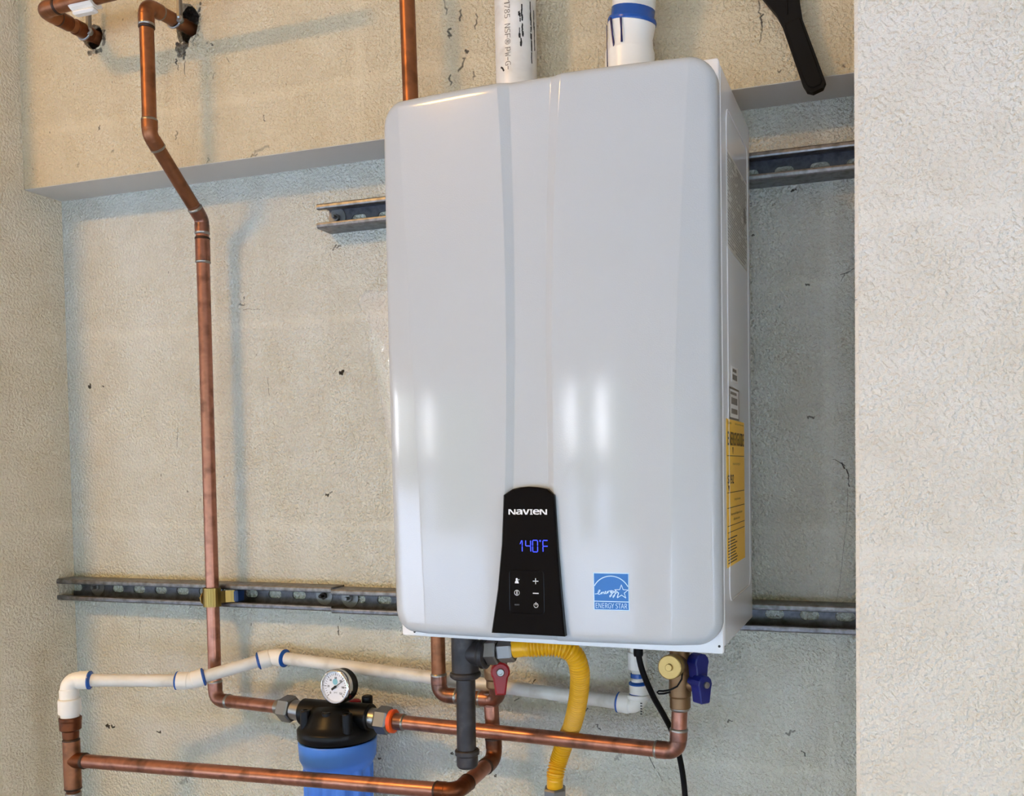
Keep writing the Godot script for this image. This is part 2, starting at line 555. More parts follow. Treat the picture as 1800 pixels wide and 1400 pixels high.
	tri_map(white, 9.0)
	mat("sheet_white", Color(0.83, 0.835, 0.84), 0.17)
	mat("flange_white", Color(0.9, 0.9, 0.9), 0.35)
	var gl := mat("panel_black", Color(0.03, 0.035, 0.05), 0.05)
	gl.metallic_specular = 0.25
	mat("icon_white", Color(0.85, 0.86, 0.88), 0.4)
	mat("icon_dim", Color(0.4, 0.41, 0.43), 0.4)
	var led := mat("led_blue", Color(0.1, 0.15, 0.9), 0.4)
	led.emission_enabled = true
	led.emission = Color(0.24, 0.32, 1.0)
	led.emission_energy_multiplier = 1.6
	mat("sticker_blue", Color(0.0, 0.4, 0.72), 0.35)
	mat("sticker_light", Color(0.75, 0.88, 0.97), 0.35)
	mat("label_yellow", Color(0.93, 0.74, 0.2), 0.5)
	mat("label_ink", Color(0.2, 0.15, 0.08), 0.6)
	mat("label_white", Color(0.85, 0.85, 0.84), 0.5)
	mat("label_grey", Color(0.74, 0.74, 0.71), 0.45)
	var bag := mat("clear_film", Color(0.95, 0.95, 0.96, 0.22), 0.12)
	bag.transparency = BaseMaterial3D.TRANSPARENCY_ALPHA
	var lamp := mat("lamp_glow", Color(1, 0.9, 0.75), 0.5)
	lamp.emission_enabled = true
	lamp.emission = Color(1.0, 0.85, 0.62)
	lamp.emission_energy_multiplier = 1.5
	mat("lamp_body", Color(0.85, 0.84, 0.82), 0.5)


# ---------------------------------------------------------------- pipes

# a run of pipe through corner points: straight lengths, an elbow at each inner point, solder where they meet
func pipe_run(o: Node3D, pts: Array, r: float, bend: float, m: Material, mf: Material, joint: Material, cup := 0.016, wall := 0.0014, pipe_name := "pipe", joint_name := "solder_joint") -> void:
	var start: Vector3 = pts[0]
	for i in range(1, pts.size()):
		var p: Vector3 = pts[i]
		var d0: Vector3 = (p - pts[i - 1]).normalized()
		if i == pts.size() - 1:
			straight(o, start, p, r, m, pipe_name)
			break
		var d1: Vector3 = (pts[i + 1] - p).normalized()
		var th := d0.angle_to(d1)
		var tl := bend * tan(th / 2.0)
		var a := p - d0 * tl
		var b := p + d1 * tl
		straight(o, start, a - d0 * cup * 0.5, r, m, pipe_name)
		start = b + d1 * cup * 0.5
		var ax := d0.cross(d1).normalized()
		var c := a + ax.cross(d0) * bend
		var path := [a - d0 * cup, a - d0 * 0.0015, a - d0 * 0.0005]
		var rr := [r + wall, r + wall, r + wall * 0.75]
		for k in 11:
			path.append(c + (a - c).rotated(ax, th * k / 10.0))
			rr.append(r + wall * 0.7)
		path.append_array([b + d1 * 0.0005, b + d1 * 0.0015, b + d1 * cup])
		rr.append_array([r + wall * 0.75, r + wall, r + wall])
		var s := Shape.new()
		s.tube(path, rr, 24)
		part("elbow", s, mf, o)
		for e in [[a - d0 * cup, -d0], [b + d1 * cup, d1]]:
			ring(o, e[0], e[1], r, wall, joint, joint_name)


func ring(o: Node3D, at: Vector3, dir: Vector3, r: float, wall: float, m: Material, called := "solder_joint") -> void:
	var s := Shape.new()
	s.lathe(at, dir, [Vector2(r - 0.001, -0.002), Vector2(r + wall + 0.0003, -0.002), Vector2(r + wall + 0.0005, 0.0), Vector2(r + wall * 0.5, 0.0018), Vector2(r - 0.001, 0.003)], 24, true)
	part(called, s, m, o)


func straight(o: Node3D, a: Vector3, b: Vector3, r: float, m: Material, called := "pipe") -> void:
	var s := Shape.new()
	s.tube([a, b], r, 28)
	part(called, s, m, o)


func sleeve(o: Node3D, a: Vector3, b: Vector3, r: float, m: Material, called := "coupling") -> void:
	var s := Shape.new()
	var h := a.distance_to(b)
	s.lathe(a, b - a, [Vector2(0, 0), Vector2(r - 0.0008, 0), Vector2(r, 0.0008), Vector2(r, h - 0.0008), Vector2(r - 0.0008, h), Vector2(0, h)], 28)
	part(called, s, m, o)


func hex(o: Node3D, a: Vector3, b: Vector3, r: float, m: Material, called := "hex_nut", spin := 0.2) -> void:
	var s := Shape.new()
	var h := a.distance_to(b)
	s.lathe(a, b - a, [Vector2(0, 0), Vector2(r * 0.9, 0), Vector2(r, h * 0.12), Vector2(r, h * 0.88), Vector2(r * 0.9, h), Vector2(0, h)], 6, false, true, spin)
	part(called, s, m, o)


# ---------------------------------------------------------------- scene

func _ready() -> void:
	var cam := Camera3D.new()
	cam.name = "camera"
	cam.position = Vector3(0.6533, 0.2609, 1.4196)
	cam.rotation = Vector3(-0.0369, 0.3257, -0.0139)
	cam.projection = Camera3D.PROJECTION_FRUSTUM
	cam.near = 0.05
	cam.far = 100.0
	cam.size = 0.05 * 1400.0 / 1656.6
	cam.frustum_offset = Vector2(-0.05 * 119.1 / 1656.6, 0.05 * 182.0 / 1656.6)
	add_child(cam)
	cam.current = true

	var sky_mat := ProceduralSkyMaterial.new()
	sky_mat.sky_top_color = Color(0.6, 0.69, 0.84)
	sky_mat.sky_horizon_color = Color(0.92, 0.92, 0.93)
	sky_mat.ground_bottom_color = Color(0.3, 0.28, 0.26)
	sky_mat.ground_horizon_color = Color(0.6, 0.6, 0.6)
	sky_mat.sky_energy_multiplier = 5.5
	var sky := Sky.new()
	sky.sky_material = sky_mat
	var env := Environment.new()
	env.background_mode = Environment.BG_SKY
	env.sky = sky
	env.tonemap_mode = Environment.TONE_MAPPER_LINEAR
	env.tonemap_exposure = 0.75
	env.sdfgi_enabled = true
	env.ssao_enabled = true
	env.ssil_enabled = true
	var we := WorldEnvironment.new()
	we.name = "environment"
	we.environment = env
	add_child(we)

	var sun := DirectionalLight3D.new()
	sun.name = "sun"
	sun.light_color = Color(1.0, 0.97, 0.92)
	sun.light_energy = 8.0
	sun.light_angular_distance = 0.53
	sun.shadow_enabled = true
	sun.sky_mode = DirectionalLight3D.SKY_MODE_LIGHT_ONLY
	add_child(sun)
	sun.look_at_from_position(Vector3(1.5, 7.0, -9.5), Vector3.ZERO)

	materials()
	shell()
	ceiling_lamp()
	struts()
	water_heater()
	supply_pipe()
	top_branch_pipe()
	flue_pipes()
	filter()
	cold_pipe()
	hot_pipe()
	condensate_pipe()
	gas_line()
	valves()
	small_things()


func uv2_front(s: Shape, x0: float, y0: float, span: float) -> void:
	for p in s.v:
		s.t2.append(Vector2((p.x - x0) / span, (y0 + span - p.y) / span))


func shell() -> void:
	var top := 2.1
	var s := Shape.new()
	s.box(Vector3(-6.2, FLOOR - 0.15, -0.2), Vector3(3.2, top + 0.2, 0.0))
	uv2_front(s, -0.9, -0.5, 1.55)
	struct("wall_back", s, M.wall_paint, "cream painted textured back wall with specks behind the white heater", "wall")
	s = Shape.new()
	s.box(Vector3(-6.0, FLOOR, 0.0), Vector3(-0.869, top, 0.2))
	struct("wall_left", s, M.side_paint, "cream side wall at the left end of the recess, behind the copper riser", "wall")
	s = Shape.new()
	s.cbox(Vector3(0.6095, FLOOR - 0.02, -0.02), Vector3(3.0, top + 0.02, 0.35), 0.004)
	struct("wall_right", s, M.pier_paint, "bright rough textured plaster pier filling the right side", "wall")
	s = Shape.new()
	s.box(Vector3(-6.2, 0.8, 0.0), Vector3(-6.0, top, 5.5))
	s.box(Vector3(-6.2, FLOOR, 0.0), Vector3(-6.0, 0.8, 2.6))
	s.box(Vector3(-6.2, FLOOR, 3.5), Vector3(-6.0, 0.8, 5.5))
	struct("wall_far_left", s, M.side_paint, "plain cream garage side wall with an open doorway outside the view on the left", "wall")
	s = Shape.new()
	s.box(Vector3(3.0, 0.8, 0.0), Vector3(3.2, top, 5.5))
	s.box(Vector3(3.0, FLOOR, 0.0), Vector3(3.2, 0.8, 2.15))
	s.box(Vector3(3.0, FLOOR, 2.75), Vector3(3.2, 0.8, 5.5))
	struct("wall_far_right", s, M.side_paint, "plain cream garage side wall with a doorway outside the view on the right", "wall")
	s = Shape.new()
	s.box(Vector3(-6.2, 0.8, 5.3), Vector3(3.2, top, 5.5))
	for x in [[-6.2, -4.9], [-2.6, -1.35], [-0.35, 0.15], [2.7, 3.2]]:
		s.box(Vector3(x[0], FLOOR, 5.3), Vector3(x[1], 0.8, 5.5))
	struct("wall_front", s, M.side_paint, "garage front wall with two open doorways behind the camera", "wall")
	s = Shape.new()
	s.box(Vector3(-6.2, top, -0.2), Vector3(3.2, top + 0.2, 5.5))
	struct("ceiling", s, M.ceiling_wood, "bare timber boarded garage ceiling above the view", "ceiling")
	s = Shape.new()
	s.box(Vector3(-6.2, FLOOR - 0.15, 0.0), Vector3(3.2, FLOOR, 5.5))
	struct("floor", s, M.floor_concrete, "grey concrete garage floor below the view", "floor")
	s = Shape.new()
	s.box(Vector3(-40, FLOOR - 0.3, 5.5), Vector3(40, FLOOR - 0.03, 40))
	s.box(Vector3(-40, FLOOR - 0.3, -30), Vector3(-6.2, FLOOR - 0.03, 5.5))
	s.box(Vector3(3.2, FLOOR - 0.3, -30), Vector3(40, FLOOR - 0.03, 5.5))
	struct("driveway", s, M.drive_concrete, "pale concrete driveway in the sun outside the garage", "driveway")
	s = Shape.new()
	var r := RandomNumberGenerator.new()
	r.seed = 3
	# clipped bushes side by side with four narrow gaps
	for seg in [[-32.0, -13.2], [-12.3, -10.8], [-9.9, -4.0], [-3.5, -2.85], [-2.35, 24.0]]:
		s.cbox(Vector3(seg[0], FLOOR - 0.2, 13.6), Vector3(seg[1], FLOOR + 4.3, 14.6), 0.15)
		var x: float = seg[0] + 0.5
		while x < seg[1] - 0.5:
			s.lathe(Vector3(x, FLOOR - 0.1, 13.8 + r.randf_range(-0.1, 0.1)), Vector3.UP, [Vector2(0, 0), Vector2(0.4, 0.1), Vector2(0.48, 1.2), Vector2(0.45, 3.0), Vector2(0.3, 4.4 + r.randf_range(0, 0.5)), Vector2(0, 5.2)], 9, true)
			x += r.randf_range(0.6, 0.9)
	var hedge := single("hedge", s, M.hedge_green, "tall clipped dark green hedge with narrow gaps across the driveway", "hedge")
	hedge.set_meta("kind", "stuff")

	# the boxed soffit: front face with two ragged pipe holes, made of three strips so that each hole is a notch
	var x0 := -0.872
	var x1 := 0.7
	var y0 := 0.785
	var z := 0.082
	var holes := [PackedVector2Array([Vector2(-0.72, 1.031), Vector2(-0.712, 1.02), Vector2(-0.702, 1.013), Vector2(-0.692, 1.012), Vector2(-0.683, 1.016), Vector2(-0.676, 1.028), Vector2(-0.675, 1.04), Vector2(-0.68, 1.05), Vector2(-0.694, 1.056), Vector2(-0.71, 1.05), Vector2(-0.718, 1.041)]),
		PackedVector2Array([Vector2(-0.515, 1.02), Vector2(-0.512, 1.002), Vector2(-0.508, 0.993), Vector2(-0.5, 0.997), Vector2(-0.492, 0.99), Vector2(-0.486, 1.0), Vector2(-0.474, 1.004), Vector2(-0.47, 1.018), Vector2(-0.466, 1.032), Vector2(-0.474, 1.046), Vector2(-0.484, 1.056), Vector2(-0.5, 1.06), Vector2(-0.512, 1.05), Vector2(-0.518, 1.036)])]
	var cuts := [x0, -0.695, -0.493, x1]
	s = Shape.new()
	for k in 3:
		var strip := [PackedVector2Array([Vector2(cuts[k], y0), Vector2(cuts[k + 1], y0), Vector2(cuts[k + 1], 2.1), Vector2(cuts[k], 2.1)])]
		for h in holes:
			var rest := []
			for p in strip:
				rest.append_array(Geometry2D.clip_polygons(p, h))
			strip = rest
		for p in strip:
			var ix := Geometry2D.triangulate_polygon(p)
			for i in range(0, ix.size(), 3):
				var a: Vector2 = p[ix[i]]
				var b: Vector2 = p[ix[i + 1]]
				var c: Vector2 = p[ix[i + 2]]
				for e in [[z, 1.0], [z - 0.012, -1.0]]:
					s.flat(Vector3(a.x, a.y, e[0]), Vector3(b.x, b.y, e[0]), Vector3(c.x, c.y, e[0]), Vector3(0, 0, e[1]))
	for h in holes:
		var mid := Vector2.ZERO
		for q in h:
			mid += q / h.size()
		for i in h.size():
			var a: Vector2 = h[i]
			var b: Vector2 = h[(i + 1) % h.size()]
			s.quad(Vector3(a.x, a.y, z), Vector3(b.x, b.y, z), Vector3(b.x, b.y, z - 0.012), Vector3(a.x, a.y, z - 0.012), Vector3(mid.x - a.x, mid.y - a.y, 0))
	uv2_front(s, -0.9, 0.78, 1.55)
	var so := struct("trim_1", s, M.soffit_paint, "boxed cream soffit along the top of the back wall with two ragged pipe holes", "soffit")
	s = Shape.new()
	s.box(Vector3(x0, y0 - 0.0008, 0.0), Vector3(x1, y0 + 0.012, z - 0.0006))
	part("soffit_underside", s, M.under_soffit, so, "grey unpainted board under the soffit")


func ceiling_lamp() -> void:
	var at := Vector3(-1.35, 2.06, 2.45)
	var t := thing("ceiling_lamp", "warm glowing panel lamp on the garage ceiling, out of view", "lamp", at)
	var s := Shape.new()
	s.cbox(at + Vector3(-0.3, -0.02, -0.14), at + Vector3(0.3, 0.045, 0.14), 0.006)
	part("housing", s, M.lamp_body, t)
	s = Shape.new()
	s.cbox(at + Vector3(-0.26, -0.03, -0.1), at + Vector3(0.26, -0.018, 0.1), 0.003)
	part("diffuser", s, M.lamp_glow, t)
	var l := AreaLight3D.new()
	l.name = "lamp_light"
	l.area_size = Vector2(0.52, 0.2)
	l.light_color = Color(1.0, 0.76, 0.4)
	l.light_energy = 10.5
	l.shadow_enabled = true
	l.area_range = 20.0
	t.add_child(l)
	l.position = Vector3(0, -0.035, 0)
	l.rotation = Vector3(-PI / 2.0, 0, 0)


# a slotted strut channel lying along x, open side to the room; c is the height of its middle
func strut(x0: float, x1: float, c: float, dz: float, phase: float, bolts: Array, label: String) -> void:
	var o := thing("strut_channel", label, "strut", Vector3((x0 + x1) / 2.0, c - 0.0206, 0.02), "slotted steel strut channels on the wall")
	var lip := [Vector2(0.0206, 0.0), Vector2(0.0206, 0.037), Vector2(0.02, 0.0395), Vector2(0.0183, 0.0408), Vector2(0.0145, 0.0413), Vector2(0.0122, 0.0408), Vector2(0.0112, 0.0392), Vector2(0.0112, 0.034), Vector2(0.0134, 0.034), Vector2(0.0136, 0.0382), Vector2(0.0152, 0.0389), Vector2(0.0172, 0.0385), Vector2(0.0181, 0.0365), Vector2(0.0181, 0.0)]
	for sgn in [1.0, -1.0]:
		var s := Shape.new()
		var n := lip.size()
		var poly := PackedVector2Array()
		for k in n:
			poly.append(Vector2(lip[k].y, lip[k].x * sgn))
			var a: Vector2 = lip[k]
			var b: Vector2 = lip[(k + 1) % n]
			var e := b - a
			var out := Vector3(0, e.y * sgn, -e.x)
			var a3 := Vector3(0, c + a.x * sgn, a.y + dz)
			var b3 := Vector3(0, c + b.x * sgn, b.y + dz)
			s.quad(a3 + Vector3(x0, 0, 0), b3 + Vector3(x0, 0, 0), b3 + Vector3(x1, 0, 0), a3 + Vector3(x1, 0, 0), out)
		var ix := Geometry2D.triangulate_polygon(poly)
		for e in [[x0, -1.0], [x1, 1.0]]:
			for k in range(0, ix.size(), 3):
				var q := []
				for j in 3:
					q.append(Vector3(e[0], c + poly[ix[k + j]].y, poly[ix[k + j]].x + dz))
				s.flat(q[0], q[1], q[2], Vector3(e[1], 0, 0))
		part("flange", s, M.strut_steel, o)
	# the web with its row of oblong slots
	var w := Shape.new()
	var cells := int(ceil((x1 - x0 + phase) / 0.0508)) + 1
	for k in cells:
		var a := x0 - phase + 0.0508 * k
		var b := minf(a + 0.0508, x1)
		var m := a + 0.0254
		var lo := maxf(a, x0)
		if b <= lo + 1e-4:
			continue
		var slot := PackedVector2Array()
		for i in 7:
			var t := PI / 2.0 + PI * i / 6.0
			slot.append(Vector2(m - 0.007 + cos(t) * 0.0071, c + sin(t) * 0.0071))
		for i in 7:
			var t := -PI / 2.0 + PI * i / 6.0
			slot.append(Vector2(m + 0.007 + cos(t) * 0.0071, c + sin(t) * 0.0071))
		for half in [[c - 0.0185, c], [c, c + 0.0185]]:
			for p in Geometry2D.clip_polygons(PackedVector2Array([Vector2(lo, half[0]), Vector2(b, half[0]), Vector2(b, half[1]), Vector2(lo, half[1])]), slot):
				w.plate(p, Vector3.ZERO, Vector3.RIGHT, Vector3.UP, dz + 0.0005, dz + 0.003)
	part("web", w, M.strut_web, o)
	for b in bolts:
		var p := Vector3(b[0], c + b[1], dz + 0.003)
		var s := Shape.new()
		s.lathe(p, Vector3.BACK, [Vector2(0, 0), Vector2(0.0165, 0), Vector2(0.0168, 0.0006), Vector2(0.0165, 0.0018), Vector2(0, 0.0018)], 28)
		part("washer", s, M.washer_zinc, o)
		s = Shape.new()
		s.lathe(p + Vector3(0, 0, 0.0018), Vector3.BACK, [Vector2(0, 0), Vector2(0.0064, 0), Vector2(0.0066, 0.001), Vector2(0.0066, 0.0042), Vector2(0.0058, 0.005), Vector2(0, 0.005)], 6, false, true)
		s.lathe(p + Vector3(0, 0, 0.0068), Vector3.BACK, [Vector2(0, 0), Vector2(0.0032, 0), Vector2(0.0032, 0.008), Vector2(0.0026, 0.009), Vector2(0, 0.009)], 14)
		part("bolt", s, M.washer_zinc if b[2] else M.bolt_dark, o)


func struts() -> void:
	strut(-0.8785, -0.262, 0.0402, 0.0, 0.0078, [[-0.807, 0.002, true], [-0.3, 0.001, false]], "lower left steel strut channel with brass clamp around the copper pipe")
	strut(-0.2617, 0.7, 0.0372, 0.0005, 0.0467, [[-0.248, 0.0015, true]], "lower steel strut channel running behind the bottom of the heater to the plaster pier")
	strut(-0.2728, 0.7, 0.6885, 0.0, 0.018, [[-0.256, 0.004, true]], "upper steel strut channel behind the top of the heater under the soffit")
	# the clamp that ties the copper pipe to the strut
	var c := Vector3(-0.4938, 0.0402, 0.0575)
	var o := thing("pipe_clamp", "brass coloured strut clamp holding the vertical copper pipe", "pipe clamp", c)
	var s := Shape.new()
	var path := []
	for p in [[0.034, -0.018], [0.026, -0.017], [0.019, -0.01], [0.0155, -0.002]]:
		path.append(Vector2(p[0], p[1]))
	for k in 13:
		var a := lerpf(0.05, PI - 0.05, k / 12.0)
		path.append(Vector2(cos(a) * 0.0148, sin(a) * 0.0142))
	path.append_array([Vector2(-0.0155, -0.004), Vector2(-0.0185, -0.012), Vector2(-0.019, -0.02)])
	for k in path.size() - 1:
		var d: Vector2 = (path[k + 1] - path[k]).normalized()
		var nrm := Vector3(d.y, 0, -d.x)
		var h := Vector3(0, 0.0165 if k > 2 else 0.0105, 0)
		var a3 := c + Vector3(path[k].x, 0, path[k].y)
		var b3 := c + Vector3(path[k + 1].x, 0, path[k + 1].y)
		for e in [0.0, 0.0018]:
			s.quad(a3 - h + nrm * e, b3 - h + nrm * e, b3 + h + nrm * e, a3 + h + nrm * e, nrm if e > 0.0 else -nrm)
		s.quad(a3 + h, b3 + h, b3 + h + nrm * 0.0018, a3 + h + nrm * 0.0018, Vector3.UP)
		s.quad(a3 - h, b3 - h, b3 - h + nrm * 0.0018, a3 - h + nrm * 0.0018, Vector3.DOWN)
	part("band", s, M.clamp_metal, o)
	s = Shape.new()
	s.lathe(c + Vector3(-0.0165, -0.003, -0.002), Vector3.LEFT, [Vector2(0, 0), Vector2(0.012, 0), Vector2(0.0125, 0.001), Vector2(0.0122, 0.002), Vector2(0, 0.0022)], 24)
	s.lathe(c + Vector3(-0.0185, -0.003, -0.002), Vector3.LEFT, [Vector2(0, 0), Vector2(0.0042, 0), Vector2(0.004, 0.004), Vector2(0.0016, 0.0062), Vector2(0.0014, 0.011), Vector2(0, 0.0115)], 14)
	part("bolt", s, M.brass, o)
	s = Shape.new()
	s.cbox(c + Vector3(0.03, -0.0105, -0.036), c + Vector3(0.04, 0.0105, -0.016), 0.002)
	part("cushion", s, M.cushion_blue, o, "dark blue cushion in the channel")


# ---------------------------------------------------------------- heater

const HX := 0.0142
const HW := 0.44
const CB := 0.0448
const CT := 0.7371


func crease(v: float) -> float:
	return 0.398 + 0.027 * pow(v, 1.6)


func groove(v: float, right: bool) -> Vector2:
	var g := 0.251 + 0.012 * pow(maxf(0.0, (v - 0.45) / 0.54), 2.0) if right else 0.201 - 0.05 * pow(v - 0.62, 2.0)
	var w := (0.009 + 0.005 * v * v * v) / 2.0
	return Vector2(g - w, g + w)


# depth of the front cover at a point, before its edge is rounded over
func cover_z(x: float, y: float) -> float:
	var v := clampf((y - CB) / (CT - CB), 0.0, 1.0)
	var cx := HX + HW / 2.0
	var cr := crease(v) - cx
	var d := absf(x - cx)
	var z := 0.341 - 0.010 * pow(minf(d, cr) / 0.19, 2.0) - 0.005 * pow(2.0 * v - 1.0, 2.0)
	if d > cr:
		z -= (d - cr) * 0.34
	var gl := groove(v, false)
	var gr := groove(v, true)
	z -= 0.0054 * clampf(minf((x - gl.x) / (gl.y - gl.x), (gr.y - x) / (gr.y - gr.x)), 0.0, 1.0)
	return z


func water_heater() -> void:
	var base := Vector3(HX + HW / 2.0, 0.036, 0.056)
	var o := thing("water_heater", "white wall-hung tankless water heater with black control panel reading 140°F", "water heater", base)
	var x1 := HX + HW
	var s := Shape.new()
	s.cbox(Vector3(HX + 0.001, 0.038, 0.056), Vector3(x1, 0.7385, 0.287), 0.003)
	part("body", s, M.sheet_white, o)
	# the flange of the body behind the cover: square corners show outside the rounded cover
	s = Shape.new()
	var fl := PackedVector2Array()
	for q in [[x1 - 0.004, 0.0345, -90], [x1 - 0.004, 0.7395, 0], [HX + 0.004, 0.7395, 90], [HX + 0.004, 0.0385, 180]]:
		for k in 4:
			fl.append(Vector2(q[0], q[1]) + Vector2.from_angle(rad(q[2] + k * 30.0)) * 0.003)
	s.plate(fl, Vector3.ZERO, Vector3.RIGHT, Vector3.UP, 0.284, 0.2915, 0.001)
	part("flange", s, M.flange_white, o)
	for q in [[x1 - 0.006, 0.041], [HX + 0.02, 0.041]]:
		s = Shape.new()
		s.lathe(Vector3(q[0], q[1], 0.2915), Vector3.BACK, [Vector2(0, 0), Vector2(0.0016, 0), Vector2(0.0016, 0.0006), Vector2(0, 0.0008)], 10)
		part("screw", s, M.print_black, o)

	# the front cover
	var ys := []
	var near := [0.0, 0.0003, 0.001, 0.002, 0.0035, 0.0055, 0.008, 0.011, 0.015, 0.02, 0.026]
	for e in near:
		ys.append(CB + e)
	for k in range(1, 40):
		ys.append(lerpf(CB + 0.026, CT - 0.026, k / 40.0))
	near.reverse()
	for e in near:
		ys.append(CT - e)
	var rows := []
	var rc := 0.03
	var er := 0.011
	var cx := HX + HW / 2.0
	var cy := (CB + CT) / 2.0
	for y in ys:
		var v: float = clampf((y - CB) / (CT - CB), 0.0, 1.0)
		var dy := maxf(0.0, absf(y - cy) - ((CT - CB) / 2.0 - rc))
		var half := HW / 2.0 - rc + sqrt(maxf(0.0, rc * rc - dy * dy))
		var cr := crease(v) - cx
		var gl := groove(v, false)
		var gr := groove(v, true)
		var left := []
		for e in [0.0, 0.0003, 0.001, 0.002, 0.0035, 0.0055, 0.008, 0.011]:
			left.append(half - e * minf(1.0, (half - cr - 0.002) / 0.012))
		for e in [0.75, 0.5, 0.25]:
			left.append(lerpf(cr + 0.0012, half - 0.011 * minf(1.0, (half - cr - 0.002) / 0.012), e))
		left.append_array([cr + 0.0012, cr, cr - 0.0012])
		var xs := []
		for e in left:
			xs.append(cx - e)
		for k in range(1, 8):
			xs.append(lerpf(cx - cr + 0.0012, gl.x - 0.0008, k / 8.0))
		xs.append_array([gl.x - 0.0008, gl.x, gl.x + 0.0008, gl.y - 0.0008, gl.y, gl.y + 0.0008])
		for k in range(1, 5):
			xs.append(lerpf(gl.y + 0.0008, gr.x - 0.0008, k / 5.0))
		xs.append_array([gr.x - 0.0008, gr.x, gr.x + 0.0008, gr.y - 0.0008, gr.y, gr.y + 0.0008])
		for k in range(1, 8):
			xs.append(lerpf(gr.y + 0.0008, cx + cr - 0.0012, k / 8.0))
		left.reverse()
		for e in left:
			xs.append(cx + e)
		var row := PackedVector3Array()
		for x in xs:
			var q := Vector2(absf(x - cx), absf(y - cy)) - Vector2(HW / 2.0 - rc, (CT - CB) / 2.0 - rc)
			var dist := rc - (q.max(Vector2.ZERO).length() + minf(maxf(q.x, q.y), 0.0))
			var z := cover_z(x, y)
			if dist < er:
				z -= er * (1.0 - sqrt(maxf(0.0, 1.0 - pow(1.0 - maxf(dist, 0.0) / er, 2.0))))
			row.append(Vector3(x, y, z))
		rows.append(row)
	s = Shape.new()
	s.grid(rows, false, 1.0)
	var rim := []
	for k in rows.size():
		rim.append(rows[k][0])
	for k in rows[0].size():
		rim.append(rows[rows.size() - 1][k])
	for k in rows.size():
		rim.append(rows[rows.size() - 1 - k][rows[0].size() - 1])
	for k in rows[0].size():
		rim.append(rows[0][rows[0].size() - 1 - k])
	for k in rim.size():
		var a: Vector3 = rim[k]
		var b: Vector3 = rim[(k + 1) % rim.size()]
		if a.distance_to(b) < 1e-6:
			continue
		var mid := (a + b) / 2.0 - Vector3(clampf(a.x, HX + rc, HX + HW - rc), clampf(a.y, CB + rc, CT - rc), a.z)
		var na := (a - Vector3(clampf(a.x, HX + rc, HX + HW - rc), clampf(a.y, CB + rc, CT - rc), a.z)).normalized()
		var nb := (b - Vector3(clampf(b.x, HX + rc, HX + HW - rc), clampf(b.y, CB + rc, CT - rc), b.z)).normalized()
		var ab := Vector3(a.x, a.y, 0.2925)
		var bb := Vector3(b.x, b.y, 0.2925)
		if mid.length() > 0.0:
			s.tri(a, b, bb, na, nb, nb)
			s.tri(a, bb, ab, na, nb, na)
	part("front_cover", s, M.enamel, o)

	# embossed outline on the visible side
	s = Shape.new()
	var em := []
	for q in [[0.235, 0.105, -90], [0.235, 0.685, 0], [0.095, 0.685, 90], [0.095, 0.105, 180]]:
		for k in 6:
			var p: Vector2 = Vector2(q[0], q[1]) + Vector2.from_angle(rad(q[2] + k * 18.0)) * 0.015
			em.append(Vector3(x1 - 0.0002, p.y, p.x))
	em.append(em[0])
	s.tube(em, 0.0015, 8, false)
	part("side_emboss", s, M.sheet_white, o)

	control_panel(o)
	energy_sticker(o)
	side_labels(o, x1 + 0.0004)


